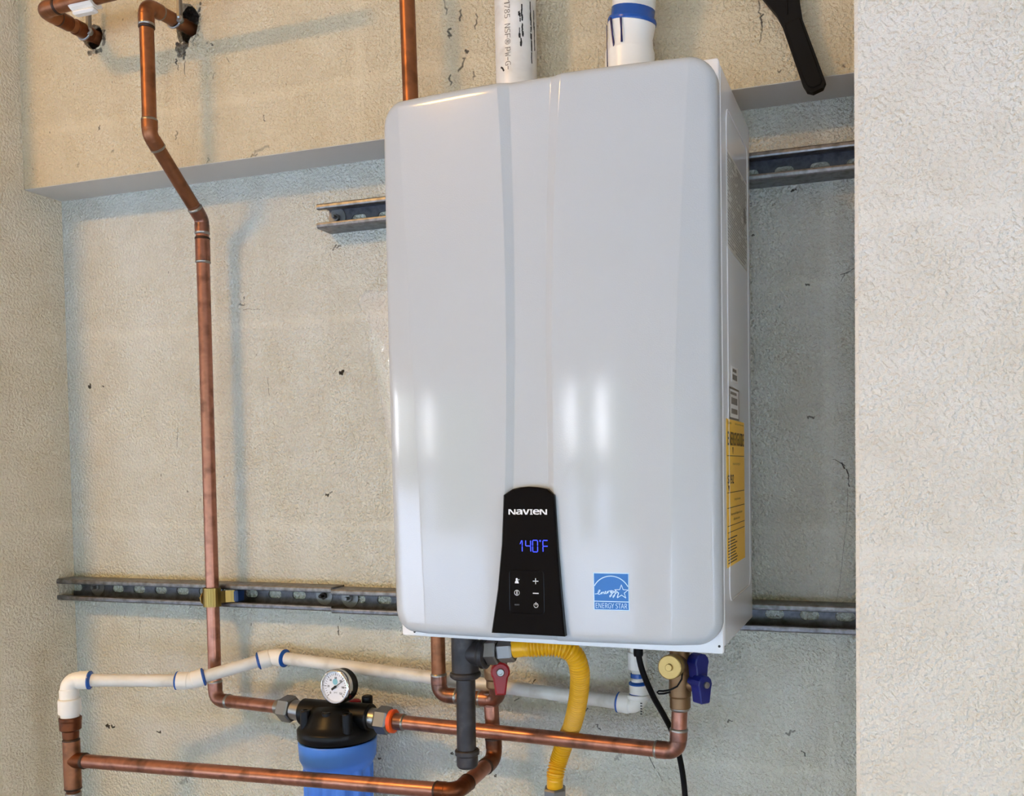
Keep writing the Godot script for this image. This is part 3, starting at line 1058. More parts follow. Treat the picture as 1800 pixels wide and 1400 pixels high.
func control_panel(o: Node3D) -> void:
	var z := 0.3455
	var s := Shape.new()
	var poly := PackedVector2Array([Vector2(0.171, 0.0545), Vector2(0.2685, 0.054), Vector2(0.264, 0.11), Vector2(0.2605, 0.165), Vector2(0.2575, 0.227), Vector2(0.2478, 0.2345), Vector2(0.236, 0.2366), Vector2(0.224, 0.2374), Vector2(0.213, 0.2366), Vector2(0.2025, 0.2345), Vector2(0.1905, 0.227), Vector2(0.1868, 0.165), Vector2(0.1805, 0.11)])
	s.plate(poly, Vector3.ZERO, Vector3.RIGHT, Vector3.UP, 0.3335, z, 0.0018)
	var p := part("control_panel", s, M.panel_black, o, "glossy black control panel with silver name and blue digits")
	# maker's name, each letter a piece of its own; the small letters are as tall as the capitals
	var at := 0.1975
	for c in [["N", 0.0095], ["a", 0.0088], ["v", 0.0092], ["I", 0.0036], ["e", 0.0088], ["N", 0.0095]]:
		s = Shape.new()
		letters(s, c[0], font_bold, c[1], 0.0066, plane_map(Vector3(at + c[1] / 2.0, 0.2063, z + 0.0003), Vector3.RIGHT, Vector3.UP, Vector3.BACK))
		part("logo_letter", s, M.icon_white, p)
		at += c[1] + 0.0003
	# seven segment digits 1 4 0 degree F
	var seg := {"a": [0, 1, 1, 1], "b": [1, 0.5, 1, 1], "c": [1, 0, 1, 0.5], "d": [0, 0, 1, 0], "e": [0, 0, 0, 0.5], "f": [0, 0.5, 0, 1], "g": [0, 0.5, 1, 0.5]}
	var dx := 0.2105
	for d in ["bc1", "fgbc", "abcdef", "o", "afge"]:
		s = Shape.new()
		var map := plane_map(Vector3(dx, 0.1573, z + 0.0003), Vector3.RIGHT, Vector3.UP, Vector3.BACK)
		var w := 0.0065 if d != "o" else 0.0016
		if d == "o":
			s.ribbon(PackedVector2Array([Vector2(0, 0.0128), Vector2(0.0014, 0.0128), Vector2(0.0014, 0.0142), Vector2(0, 0.0142)]), 0.0006, map, true)
		else:
			for k in d:
				if k == "1":
					s.ribbon(PackedVector2Array([Vector2(-0.0012 + 0.003, 0.0095), Vector2(0.003 + 0.0008, 0.0137)]), 0.0009, map)
					continue
				var e: Array = seg[k]
				var a := Vector2(e[0] * w, e[1] * 0.0142)
				var b := Vector2(e[2] * w, e[3] * 0.0142)
				if d == "bc1":
					a.x = 0.0045
					b.x = 0.0045
				s.ribbon(PackedVector2Array([a.lerp(b, 0.1), a.lerp(b, 0.9)]), 0.0011, map)
		part("display_digit", s, M.led_blue, p, "glowing blue display digit")
		dx += w + 0.0027
	# key pad frame and its marks
	s = Shape.new()
	var rr := []
	for q in [[0.239, 0.085, -90], [0.2385, 0.13, 0], [0.2015, 0.13, 90], [0.201, 0.085, 180]]:
		for k in 6:
			var c: Vector2 = Vector2(q[0], q[1]) + Vector2.from_angle(rad(q[2] + k * 18.0)) * 0.004
			rr.append(Vector3(c.x, c.y, z))
	rr.append(rr[0])
	s.tube(rr, 0.0006, 8, false)
	part("button_pad", s, M.panel_black, p)
	var mk := func(x: float, y: float) -> Callable: return plane_map(Vector3(x, y, z + 0.0003), Vector3.RIGHT, Vector3.UP, Vector3.BACK)
	s = Shape.new()
	s.ribbon(PackedVector2Array([Vector2(-0.0035, 0), Vector2(0.0035, 0)]), 0.0008, mk.call(0.232, 0.1212))
	s.ribbon(PackedVector2Array([Vector2(0, -0.0035), Vector2(0, 0.0035)]), 0.0008, mk.call(0.232, 0.1212))
	part("button_icon", s, M.icon_white, p, "white plus sign")
	s = Shape.new()
	s.ribbon(PackedVector2Array([Vector2(-0.0035, 0), Vector2(0.0035, 0)]), 0.0011, mk.call(0.232, 0.1062))
	part("button_icon", s, M.icon_white, p, "white minus sign")
	s = Shape.new()
	var arc := PackedVector2Array()
	for k in 15:
		arc.append(Vector2.from_angle(rad(125.0 + k * 290.0 / 14.0)) * 0.0027)
	s.ribbon(arc, 0.001, mk.call(0.232, 0.0913))
	s.ribbon(PackedVector2Array([Vector2(0, 0.0003), Vector2(0, 0.0036)]), 0.0009, mk.call(0.232, 0.0913))
	part("button_icon", s, M.icon_white, p, "white power sign")
	s = Shape.new()
	arc = PackedVector2Array()
	for k in 16:
		arc.append(Vector2.from_angle(TAU * k / 16.0) * 0.0032)
	s.ribbon(arc, 0.0007, mk.call(0.207, 0.1062), true)
	s.ribbon(PackedVector2Array([Vector2(0, -0.0018), Vector2(0, 0.0006)]), 0.0013, mk.call(0.207, 0.1062))
	s.ribbon(PackedVector2Array([Vector2(0, 0.0013), Vector2(0, 0.002)]), 0.0013, mk.call(0.207, 0.1062))
	part("button_icon", s, M.icon_white, p, "white letter i in a ring")
	s = Shape.new()
	var at1 := Vector3(0.207, 0.1212, z)
	s.lathe(at1 + Vector3(0, 0.0018, 0), Vector3.BACK, [Vector2(0, 0), Vector2(0.0014, 0), Vector2(0.0014, 0.0003), Vector2(0, 0.0003)], 12)
	s.plate(PackedVector2Array([Vector2(-0.0026, -0.0033), Vector2(0.0026, -0.0033), Vector2(0.002, -0.0008), Vector2(0.0008, 0.0006), Vector2(-0.0008, 0.0006), Vector2(-0.002, -0.0008)]), at1, Vector3.RIGHT, Vector3.UP, 0.0, 0.0003)
	s.ribbon(PackedVector2Array([Vector2(0.0022, 0.0008), Vector2(0.0034, 0.0016)]), 0.0007, mk.call(0.207, 0.1212))
	part("button_icon", s, M.icon_white, p, "white figure sign")
	s = Shape.new()
	letters(s, "RESET", font_bold, 0.0062, 0.0016, mk.call(0.207, 0.0913))
	part("button_icon", s, M.icon_dim, p, "small dim word RESET")


func energy_sticker(o: Node3D) -> void:
	var c := Vector2(0.3258, 0.1096)
	var cm := func(lift: float) -> Callable:
		return func(q: Vector2) -> Vector3: return Vector3.BACK if q == Vector2.INF else Vector3(c.x + q.x, c.y + q.y, cover_z(c.x + q.x, c.y + q.y) + lift)
	var fill := func(x0: float, y0: float, x1: float, y1: float, lift: float) -> Shape:
		var s := Shape.new()
		var map: Callable = cm.call(lift)
		for i in 6:
			for j in 6:
				var a := Vector2(lerpf(x0, x1, i / 6.0), lerpf(y0, y1, j / 6.0))
				var b := Vector2(lerpf(x0, x1, (i + 1) / 6.0), lerpf(y0, y1, (j + 1) / 6.0))
				s.quad(map.call(a), map.call(Vector2(b.x, a.y)), map.call(b), map.call(Vector2(a.x, b.y)), Vector3.BACK)
		return s
	var st := part("efficiency_sticker", fill.call(-0.0222, -0.0226, 0.0222, 0.0232, 0.0004), M.sticker_light, o, "square blue efficiency sticker with arc, script and star")
	part("sticker_field", fill.call(-0.0211, -0.0113, 0.0211, 0.022, 0.0008), M.sticker_blue, st)
	part("sticker_field", fill.call(-0.0211, -0.0216, 0.0211, -0.0125, 0.0008), M.sticker_blue, st)
	var s := Shape.new()
	var map: Callable = cm.call(0.0012)
	var arc := PackedVector2Array()
	for k in 21:
		arc.append(Vector2(0, -0.0045) + Vector2.from_angle(lerpf(rad(29.0), rad(151.0), k / 20.0)) * 0.0236)
	s.ribbon(arc, 0.0011, map)
	part("sticker_arc", s, M.sticker_light, st)
	s = Shape.new()
	letters(s, "ENERGY STAR", font, 0.039, 0.0062, func(q: Vector2) -> Vector3: return map.call(q if q == Vector2.INF else q + Vector2(0, -0.017)))
	part("sticker_words", s, M.sticker_light, st)
	# the handwritten word, drawn as one line
	s = Shape.new()
	var e := [[-20, -3], [-17, -2.6], [-14.5, -0.4], [-13.6, 1.6], [-14.8, 1.9], [-16.2, -0.6], [-16, -3.2], [-13.8, -3.2], [-11.6, -0.6], [-11.8, -3], [-10.2, -0.5], [-9, -0.6], [-9, -2.6], [-7.6, -1.8], [-6.4, 0.4], [-7.4, 0.4], [-7.6, -2], [-6, -2.4], [-4.2, 0.8], [-4.4, -1.8], [-2.6, 1.2], [-1.4, 1], [0.6, 1.6], [-1, 0.2], [-0.4, -1.6], [1.6, 1.6], [0.4, -4.6], [-1.6, -6.4], [-1.8, -4.8], [3, -0.6], [2.6, 1.4], [3.6, -0.6], [5.6, 1.8], [4.2, -4.6], [2.4, -7], [2.2, -5.4], [7.4, 0], [9, -1], [7.4, -6.4], [8.6, -6.2]]
	var line := PackedVector2Array()
	for q in e:
		line.append(Vector2(q[0], q[1]) * 0.001)
	s.ribbon(line, 0.0009, map)
	part("sticker_script", s, M.sticker_light, st)
	s = Shape.new()
	var star := PackedVector2Array()
	for k in 10:
		star.append(Vector2(0.0128, 0.0) + Vector2.from_angle(PI / 2.0 + TAU * k / 10.0) * (0.0088 if k % 2 == 0 else 0.0036))
	s.ribbon(star, 0.0008, map, true)
	part("sticker_star", s, M.sticker_light, st)


func side_labels(o: Node3D, x: float) -> void:
	# on the side, u runs from the front edge to the wall
	var q4 := func(za: float, zb: float, ya: float, yb: float, lift: float) -> Shape:
		var s := Shape.new()
		s.box(Vector3(x - 0.0003, ya, zb), Vector3(x + lift, yb, za))
		return s
	var map_at := func(zc: float, yc: float, lift: float) -> Callable: return plane_map(Vector3(x + lift, yc, zc), Vector3(0, 0, -1), Vector3.UP, Vector3.RIGHT)
	var r := RandomNumberGenerator.new()
	r.seed = 77
	# the big grey instruction label: rows of print too fine to read
	var p := part("instruction_label", q4.call(0.2535, 0.088, 0.53, 0.65, 0.0003), M.label_grey, o, "clear grey label with fine print on the heater side")
	var s := Shape.new()
	for k in 30:
		var y := 0.645 - k * 0.0038
		var u := 0.25
		while u > 0.094:
			var w := r.randf_range(0.004, 0.018)
			if u - w > 0.092 and r.randf() < 0.9:
				s.box(Vector3(x, y - 0.0011, u - w), Vector3(x + 0.0005, y + 0.0009, u))
			u -= w + 0.0022
	s.box(Vector3(x, 0.592, 0.1), Vector3(x + 0.0005, 0.61, 0.118))
	part("fine_print", s, M.print_pale, p).set_meta("kind", "stuff")
	s = q4.call(0.226, 0.178, 0.366, 0.386, 0.0003)
	p = part("serial_label", s, M.label_white, o, "small white label with bars")
	s = Shape.new()
	for k in 16:
		s.box(Vector3(x, 0.369, 0.219 - k * 0.0022), Vector3(x + 0.0005, 0.376, 0.219 - k * 0.0022 + r.randf_range(0.0006, 0.0016)))
	s.box(Vector3(x, 0.379, 0.19), Vector3(x + 0.0005, 0.383, 0.219))
	part("bar_code", s, M.print_grey, p)
	p = part("serial_label", q4.call(0.2445, 0.1705, 0.318, 0.3585, 0.0003), M.label_white, o, "white bar code label in a dark frame")
	s = Shape.new()
	for e in [[0.2445, 0.241, 0.318, 0.3585], [0.174, 0.1705, 0.318, 0.3585], [0.2445, 0.1705, 0.318, 0.3205], [0.2445, 0.1705, 0.356, 0.3585]]:
		s.box(Vector3(x, e[2], e[1]), Vector3(x + 0.0005, e[3], e[0]))
	part("label_frame", s, M.print_grey, p)
	s = Shape.new()
	for b in [[0.3255, 0.332], [0.3375, 0.346]]:
		for k in 24:
			s.box(Vector3(x, b[0], 0.23 - k * 0.002), Vector3(x + 0.0005, b[1], 0.23 - k * 0.002 + r.randf_range(0.0005, 0.0015)))
	s.box(Vector3(x, 0.3495, 0.19), Vector3(x + 0.0005, 0.353, 0.236))
	part("bar_code", s, M.print_grey, p)
	# the yellow energy guide
	p = part("energy_guide", q4.call(0.267, 0.1275, 0.1335, 0.3175, 0.0003), M.label_yellow, o, "yellow energy guide label with large cost figure")
	var word := [["ENERGYGUIDE", 0.197, 0.2935, 0.128, 0.017, true], ["$192", 0.24, 0.2425, 0.046, 0.013, true], ["Estimated Yearly Energy Cost", 0.195, 0.2615, 0.06, 0.004, false], ["U.S. Government", 0.247, 0.313, 0.028, 0.0032, false], ["Federal law prohibits removal", 0.17, 0.313, 0.07, 0.0032, false], ["Cost Range of Similar Models", 0.19, 0.216, 0.05, 0.0036, false], ["Your cost will depend on your", 0.196, 0.198, 0.09, 0.004, true], ["utility rates and use", 0.196, 0.191, 0.05, 0.004, true]]
	s = Shape.new()
	for w in word:
		letters(s, w[0], font_bold if w[5] else font, w[3], w[4], map_at.call(w[1], w[2], 0.0006))
	for k in 9:
		var l := r.randf_range(0.05, 0.075)
		s.box(Vector3(x, 0.168 - k * 0.0038, 0.262 - l), Vector3(x + 0.0005, 0.1695 - k * 0.0038, 0.262))
	for y in [0.2715, 0.2255, 0.2065, 0.184, 0.176]:
		s.box(Vector3(x, y, 0.131), Vector3(x + 0.0005, y + 0.0009, 0.264))
	s.plate(PackedVector2Array([Vector2(0.225, 0.283), Vector2(0.219, 0.283), Vector2(0.222, 0.274)]), Vector3(x, 0, 0), Vector3(0, 0, 1), Vector3.UP, -0.0006, 0.0006)
	s.plate(PackedVector2Array([Vector2(0.259, 0.235), Vector2(0.249, 0.235), Vector2(0.254, 0.228)]), Vector3(x, 0, 0), Vector3(0, 0, 1), Vector3.UP, -0.0006, 0.0006)
	part("guide_print", s, M.label_ink, p)


# ---------------------------------------------------------------- pipes of the place

func supply_pipe() -> void:
	var o := thing("copper_supply_pipe", "long copper pipe dropping from the soffit, jogging back, down to the filter", "pipe", Vector3(-0.494, -0.145, 0.057))
	var pts := [Vector3(-0.493, 1.022, 0.03), Vector3(-0.4895, 1.012, 0.178), Vector3(-0.4895, 0.806, 0.178), Vector3(-0.494, 0.7, 0.057), Vector3(-0.494, -0.1435, 0.057), Vector3(-0.31, -0.139, 0.088)]
	pipe_run(o, pts.slice(0, 4), 0.0111, 0.017, M.copper_aged, M.copper_aged, M.solder)
	# the lower length starts inside the second bend
	var d: Vector3 = (pts[3] - pts[2]).normalized()
	pipe_run(o, [pts[3] - d * 0.03, pts[3], pts[4], pts[5]], 0.0111, 0.017, M.copper, M.copper_fitting, M.solder)
	sleeve(o, Vector3(-0.494, 0.628, 0.057), Vector3(-0.494, 0.666, 0.057), 0.0124, M.copper_fitting)
	ring(o, Vector3(-0.494, 0.626, 0.057), Vector3.DOWN, 0.0111, 0.0016, M.solder)
	ring(o, Vector3(-0.494, 0.668, 0.057), Vector3.UP, 0.0111, 0.0014, M.tarnish)
	var dd: Vector3 = (pts[2] - pts[1]).normalized()
	ring(o, pts[1] + dd * 0.036, dd, 0.0111, 0.0012, M.tarnish)
	var s := Shape.new()
	s.tube([Vector3(-0.345, -0.1398, 0.0822), Vector3(-0.328, -0.1394, 0.085)], 0.0128, 24)
	part("adapter", s, M.solder, o, "silvery soldered adapter at the filter")
	hanger(Vector3(-0.4905, 1.017, 0.115), "metal J-hook with white saddle on the copper pipe beside the larger ragged hole")


# a short hanger: white saddle, steel hook under the pipe
func hanger(c: Vector3, label: String) -> void:
	var o := thing("pipe_hanger", label, "pipe hanger", c, "hook hangers at the soffit holes")
	var s := Shape.new()
	var path := []
	for k in 15:
		var a := rad(-215.0 + k * 225.0 / 14.0)
		path.append(c + Vector3(cos(a) * 0.0135, sin(a) * 0.0135, 0))
	path.append(c + Vector3(0.0136, 0.016, 0))
	path.append(c + Vector3(0.0138, 0.04, 0))
	s.tube(path, 0.0022, 10)
	s.lathe(c + Vector3(0.012, -0.002, 0.0), Vector3(0.4, 0, 1), [Vector2(0, -0.004), Vector2(0.006, -0.004), Vector2(0.0064, 0.0), Vector2(0.006, 0.004), Vector2(0.0032, 0.0045), Vector2(0, 0.003)], 16)
	part("hook", s, M.zinc, o)
	s = Shape.new()
	s.cbox(c + Vector3(0.008, 0.0, -0.004), c + Vector3(0.016, 0.05, 0.004), 0.0015)
	part("stem", s, M.zinc_nut, o)


func top_branch_pipe() -> void:
	var o := thing("copper_branch_pipe", "short copper pipe out of the smaller soffit hole turning right across the top", "pipe", Vector3(-0.692, 1.036, 0.08))
	pipe_run(o, [Vector3(-0.695, 1.037, 0.02), Vector3(-0.683, 1.026, 0.2), Vector3(-0.2, 1.032, 0.204)], 0.0115, 0.018, M.copper_aged, M.copper_aged, M.tarnish, 0.018)
	var a := Vector3(-0.6945, 1.0365, 0.03)
	var d := (Vector3(-0.683, 1.026, 0.2) - a).normalized()
	sleeve(o, a + d * 0.065, a + d * 0.1, 0.0131, M.copper_brown)
	sleeve(o, a + d * 0.112, a + d * 0.14, 0.0131, M.copper_brown)
	hanger(Vector3(-0.6905, 1.0315, 0.108), "metal J-hook with white saddle on the copper pipe beside the smaller hole")
	var s := Shape.new()
	# the white saddle hangs under the run
	for k in 8:
		var t0 := rad(222.0 + k * 12.0)
		var t1 := rad(222.0 + (k + 1) * 12.0)
		var c := Vector3(-0.59, 1.0272, 0.2008)
		var e := Vector3(0.023, 0, 0)
		var q0 := Vector3(0, sin(t0), cos(t0))
		var q1 := Vector3(0, sin(t1), cos(t1))
		s.quad(c - e + q0 * 0.0175, c + e + q0 * 0.0175, c + e + q1 * 0.0175, c - e + q1 * 0.0175, q0 + q1)
		s.quad(c - e + q0 * 0.0125, c + e + q0 * 0.0125, c + e + q1 * 0.0125, c - e + q1 * 0.0125, -q0 - q1)
		for x in [-1.0, 1.0]:
			s.quad(c + e * x + q0 * 0.0125, c + e * x + q1 * 0.0125, c + e * x + q1 * 0.0175, c + e * x + q0 * 0.0175, Vector3(x, 0, 0))
	s.cbox(Vector3(-0.612, 1.003, 0.194), Vector3(-0.568, 1.0105, 0.209), 0.003)
	single("pipe_saddle", s, M.pvc_fitting, "white plastic saddle under the horizontal copper pipe at the top left", "pipe clip")

	o = thing("copper_riser_pipe", "brown copper pipe rising behind the top left of the heater", "pipe", Vector3(-0.033, 0.74, 0.15))
	straight(o, Vector3(-0.0305, 0.72, 0.15), Vector3(-0.0405, 1.3, 0.15), 0.0115, M.copper_aged)


func flue_pipes() -> void:
	var c := Vector3(0.1305, 0.7388, 0.13)
	var o := thing("vent_pipe", "white plastic vent pipe with grey lettering and black smudges", "vent pipe", c)
	var up := Vector3(-0.003, 1.0, 0).normalized()
	var R := 0.0301
	straight(o, c, c + up * 0.6, R, M.pvc)
	# the print runs down the pipe; u is length downwards, v goes round
	var ring_map := func(y0: float, ang: float, lift: float) -> Callable:
		return func(q: Vector2) -> Vector3:
			if q == Vector2.INF:
				return Vector3(sin(ang), 0, cos(ang))
			var a := ang + q.y / R
			return c + up * (y0 - c.y - q.x) + Vector3(sin(a), 0, cos(a)) * (R + lift)
	var s := Shape.new()
	var y := 0.9635
	for w in [["A", 0.0062], ["S", 0.0062], ["T", 0.0062], ["M", 0.0062], ["-", 0.005], ["D", 0.0062], ["1", 0.0055], ["7", 0.0062], ["8", 0.0062], ["5", 0.0062], [" ", 0.006], ["N", 0.0064], ["S", 0.0064], ["F", 0.0064], ["®", 0.0085], [" ", 0.002], ["p", 0.0064], ["W", 0.0064], ["-", 0.005], ["G", 0.0064], ["-", 0.005]]:
		var l: float = w[1]
		if w[0] != " ":
			letters(s, w[0], font_mono, l * 0.92, 0.0085 if w[0] != "-" else 0.0012, ring_map.call(y - l / 2.0, -0.02, 0.0004))
		y -= l + 0.0006
	part("pipe_lettering", s, M.print_grey, o)
	s = Shape.new()
	var r := RandomNumberGenerator.new()
	r.seed = 19
	for k in [[0.908, 0.022, 1.16], [0.882, 0.014, 1.18], [0.858, 0.03, 1.17], [0.9, 0.024, 1.4], [0.874, 0.028, 1.42], [0.906, 0.016, 0.68], [0.9, 0.01, 0.56], [0.882, 0.014, 0.69], [0.878, 0.012, 0.56], [0.866, 0.01, 0.62]]:
		for j in 5:
			var yy: float = k[0] + r.randf_range(-0.5, 0.5) * k[1]
			var map: Callable = ring_map.call(yy, k[2] + r.randf_range(-0.035, 0.035), 0.0004)
			s.ribbon(PackedVector2Array([Vector2(-k[1] * 0.25, 0), Vector2(0, r.randf_range(-0.0006, 0.0006)), Vector2(k[1] * 0.25, 0)]), r.randf_range(0.0008, 0.0022), map)
	s.ribbon(PackedVector2Array([Vector2(0, 0), Vector2(0.002, 0.003), Vector2(0.006, 0.005)]), 0.0025, ring_map.call(0.832, -0.42, 0.0005))
	part("smudge", s, M.print_black, o).set_meta("kind", "stuff")

	# the exhaust: a fitting standing on the heater, bent, with a coupled length above
	var b := Vector3(0.2995, 0.7388, 0.13)
	o = thing("exhaust_pipe", "white plastic exhaust elbow with blue primer ring and drips", "vent pipe", b)
	var k0 := Vector3(0.3005, 0.845, 0.13)
	var dir := Vector3(0.16, 1.0, 0.13).normalized()
	s = Shape.new()
	s.tube([b, b + Vector3(0.001, 0.095, 0), b + Vector3(0.001, 0.098, 0), b + Vector3(0.0015, 0.103, 0.0006), k0 + dir * 0.01, k0 + dir * 0.032, k0 + dir * 0.034], [0.0345, 0.0345, 0.0338, 0.0322, 0.031, 0.0335, 0.0325], 32)
	part("elbow", s, M.pvc_fitting, o)
	straight(o, k0 + dir * 0.02, k0 + dir * 0.4, R, M.pvc)
	s = Shape.new()
	s.lathe(k0 + dir * 0.028, dir, [Vector2(0.031, 0), Vector2(0.0338, 0.0), Vector2(0.0344, 0.003), Vector2(0.0332, 0.0065), Vector2(0.0304, 0.0082), Vector2(0.0304, 0.019), Vector2(0.0296, 0.0195)], 32, true)
	part("primer_ring", s, M.primer_blue, o, "shiny blue primer")
	s = Shape.new()
	s.tube([k0 + dir * 0.026 + Vector3(-0.0225, 0.004, 0.0255), k0 + dir * 0.026 + Vector3(-0.02, -0.02, 0.0275), k0 + dir * 0.026 + Vector3(-0.0165, -0.05, 0.0245)], [0.0016, 0.0013, 0.0019], 8)
	s.tube([k0 + dir * 0.026 + Vector3(-0.006, -0.002, 0.034), k0 + dir * 0.026 + Vector3(-0.0055, -0.018, 0.0335), k0 + dir * 0.026 + Vector3(-0.006, -0.033, 0.0305)], [0.0016, 0.0012, 0.0016], 8)
	s.tube([b + Vector3(-0.0255, 0.13, 0.0215), b + Vector3(-0.0245, 0.08, 0.025), b + Vector3(-0.0215, 0.03, 0.0275), b + Vector3(-0.0205, 0.01, 0.028)], [0.0006, 0.0006, 0.0012, 0.0006], 6)
	part("primer_drip", s, M.primer_dark, o, "dark blue drips")


func filter() -> void:
	var c := Vector3(-0.223, -0.146, 0.09)
	var o := thing("water_filter", "whole-house water filter with black head, blue sump and pressure gauge", "water filter", c + Vector3(0, -0.3, 0))
	# head: dome over the ring, the ports along x, bosses in front
	var s := Shape.new()
	s.lathe(c + Vector3(0, -0.034, 0), Vector3.UP, [Vector2(0, 0), Vector2(0.06, 0), Vector2(0.0645, 0.003), Vector2(0.0648, 0.017), Vector2(0.063, 0.02), Vector2(0.057, 0.023), Vector2(0.052, 0.031), Vector2(0.046, 0.044), Vector2(0.038, 0.052), Vector2(0, 0.056)], 40, true)
	s.lathe(c + Vector3(-0.066, 0.004, 0), Vector3.RIGHT, [Vector2(0.012, 0), Vector2(0.0205, 0), Vector2(0.0222, 0.002), Vector2(0.0222, 0.128), Vector2(0.0205, 0.13), Vector2(0.012, 0.13)], 32)
	for x in [-0.036, 0.005, 0.042]:
		s.lathe(c + Vector3(x, -0.014, 0.036), Vector3.UP, [Vector2(0, 0), Vector2(0.0085, 0), Vector2(0.0085, 0.03), Vector2(0.0075, 0.032), Vector2(0.0035, 0.032), Vector2(0.0035, 0.027), Vector2(0, 0.027)], 16)
	s.lathe(c + Vector3(0.045, 0.018, -0.02), Vector3.UP, [Vector2(0, 0), Vector2(0.009, 0), Vector2(0.009, 0.014), Vector2(0.007, 0.016), Vector2(0, 0.016)], 16)
	part("head", s, M.plastic_black, o)
	s = Shape.new()
	s.lathe(c + Vector3(0.026, 0.021, -0.012), Vector3.UP, [Vector2(0, 0), Vector2(0.011, 0), Vector2(0.011, 0.004), Vector2(0.008, 0.007), Vector2(0, 0.008)], 20, true)
	part("relief_button", s, M.valve_red, o, "red pressure relief button")
	# blue sump with panels between ribs
	s = Shape.new()
	var rows := []
	for e in [[-0.035, 0.0605, 0], [-0.0352, 0.0628, 0], [-0.038, 0.0634, 0], [-0.064, 0.0618, 0], [-0.07, 0.0592, 0], [-0.076, 0.0562, 0], [-0.079, 0.0556, 0.2], [-0.082, 0.0553, 1], [-0.2, 0.0535, 1], [-0.3, 0.0515, 1], [-0.312, 0.049, 0.4], [-0.32, 0.044, 0], [-0.324, 0.03, 0], [-0.325, 0.001, 0]]:
		var row := PackedVector3Array()
		for i in 96:
			var a := TAU * i / 96.0
			var ph := fposmod(a / TAU * 12.0 + 0.2, 1.0)
			var rib := smoothstep(0.26, 0.32, ph) * (1.0 - smoothstep(0.68, 0.74, ph))
			var rr: float = e[1] - e[2] * 0.0042 * (1.0 - rib) + e[2] * 0.0012
			row.append(c + Vector3(cos(a) * rr, e[0], -sin(a) * rr))
		rows.append(row)
	rows.reverse()
	s.grid(rows, true, 1.0)
	part("sump", s, M.sump_blue, o, "ribbed bright blue filter sump")
	# unions on both sides
	hex(o, Vector3(-0.332, -0.14, 0.0842), Vector3(-0.308, -0.1402, 0.088), 0.0225, M.zinc_nut)
	sleeve(o, Vector3(-0.308, -0.1402, 0.088), Vector3(-0.287, -0.1415, 0.09), 0.0165, M.zinc, "union_tail")
	sleeve(o, Vector3(-0.161, -0.1425, 0.09), Vector3(-0.142, -0.1445, 0.09), 0.0165, M.zinc, "union_tail")
	hex(o, Vector3(-0.147, -0.1445, 0.09), Vector3(-0.123, -0.1455, 0.09), 0.0225, M.zinc_nut)
	s = Shape.new()
	s.lathe(Vector3(-0.124, -0.1455, 0.09), Vector3.RIGHT, [Vector2(0.01, 0), Vector2(0.0175, 0), Vector2(0.019, 0.002), Vector2(0.019, 0.008), Vector2(0.0165, 0.0095), Vector2(0.01, 0.0095)], 24)
	part("seal_ring", s, M.ring_orange, o, "orange seal ring at the right union")
	# gauge
	var g := Vector3(-0.2105, -0.09, 0.115)
	var f := Vector3(-0.1, 0.05, 1.0).normalized()
	var gx := Vector3.UP.cross(f).normalized()
	var gy := f.cross(gx)
	s = Shape.new()
	s.lathe(g - f * 0.027, f, [Vector2(0, 0), Vector2(0.0265, 0), Vector2(0.0275, 0.002), Vector2(0.0275, 0.023), Vector2(0.02, 0.0235), Vector2(0, 0.0235)], 40)
	s.tube([Vector3(-0.2125, -0.128, 0.092), Vector3(-0.2125, -0.113, 0.095)], 0.0055, 12)
	s.lathe(Vector3(-0.2125, -0.129, 0.092), Vector3.UP, [Vector2(0, 0), Vector2(0.0095, 0), Vector2(0.0095, 0.007), Vector2(0, 0.007)], 6, false, true)
	var gp := part("pressure_gauge", s, M.plastic_black, o, "round black pressure gauge")
	s = Shape.new()
	s.lathe(g - f * 0.012, f, [Vector2(0.0276, 0), Vector2(0.0286, 0.001), Vector2(0.0286, 0.011), Vector2(0.027, 0.0132), Vector2(0.0252, 0.0132), Vector2(0.0236, 0.0085)], 40, true)
	part("bezel", s, M.chrome, gp)
	s = Shape.new()
	s.lathe(g - f * 0.0036, f, [Vector2(0.0245, 0), Vector2(0.0245, 0.0004), Vector2(0, 0.0004)], 40)
	part("dial", s, M.gauge_face, gp)
	s = Shape.new()
	var dm := plane_map(g - f * 0.0029, gx, gy, f)
	for k in 25:
		var a := rad(225.0 - k * 270.0 / 24.0)
		var d := Vector2.from_angle(a)
		s.ribbon(PackedVector2Array([d * 0.0185, d * (0.0215 if k % 4 else 0.0225)]), 0.0006 if k % 4 else 0.0011, dm)
	for k in 7:
		var d := Vector2.from_angle(rad(225.0 - k * 45.0)) * 0.0145
		letters(s, ["0", "20", "40", "60", "80", "100", "120"][k], font_bold, 0.0028 + 0.0018 * (1 if k > 0 else 0) + (0.001 if k > 4 else 0.0), 0.0034, func(q: Vector2) -> Vector3: return dm.call(q if q == Vector2.INF else q + d))
	letters(s, "psi", font, 0.006, 0.0034, func(q: Vector2) -> Vector3: return dm.call(q if q == Vector2.INF else q + Vector2(0, -0.0095)))
	part("dial_marks", s, M.print_black, gp)
	s = Shape.new()
	s.lathe(g - f * 0.003 + gy * 0.008 - gx * 0.001, f, [Vector2(0.005, 0), Vector2(0.005, 0.0003), Vector2(0, 0.0003)], 20)
	part("dial_emblem", s, M.gauge_teal, gp)
	s = Shape.new()
	dm = plane_map(g - f * 0.0015, gx, gy, f)
	s.ribbon(PackedVector2Array([Vector2(-0.004, -0.0028), Vector2(0.0148, 0.0104)]), 0.0012, dm)
	s.ribbon(PackedVector2Array([Vector2(-0.0065, -0.0046), Vector2(-0.001, -0.0007)]), 0.0036, dm)
	s.lathe(g - f * 0.003, f, [Vector2(0.0022, 0), Vector2(0.0022, 0.002), Vector2(0, 0.0022)], 14)
	part("needle", s, M.print_black, gp)


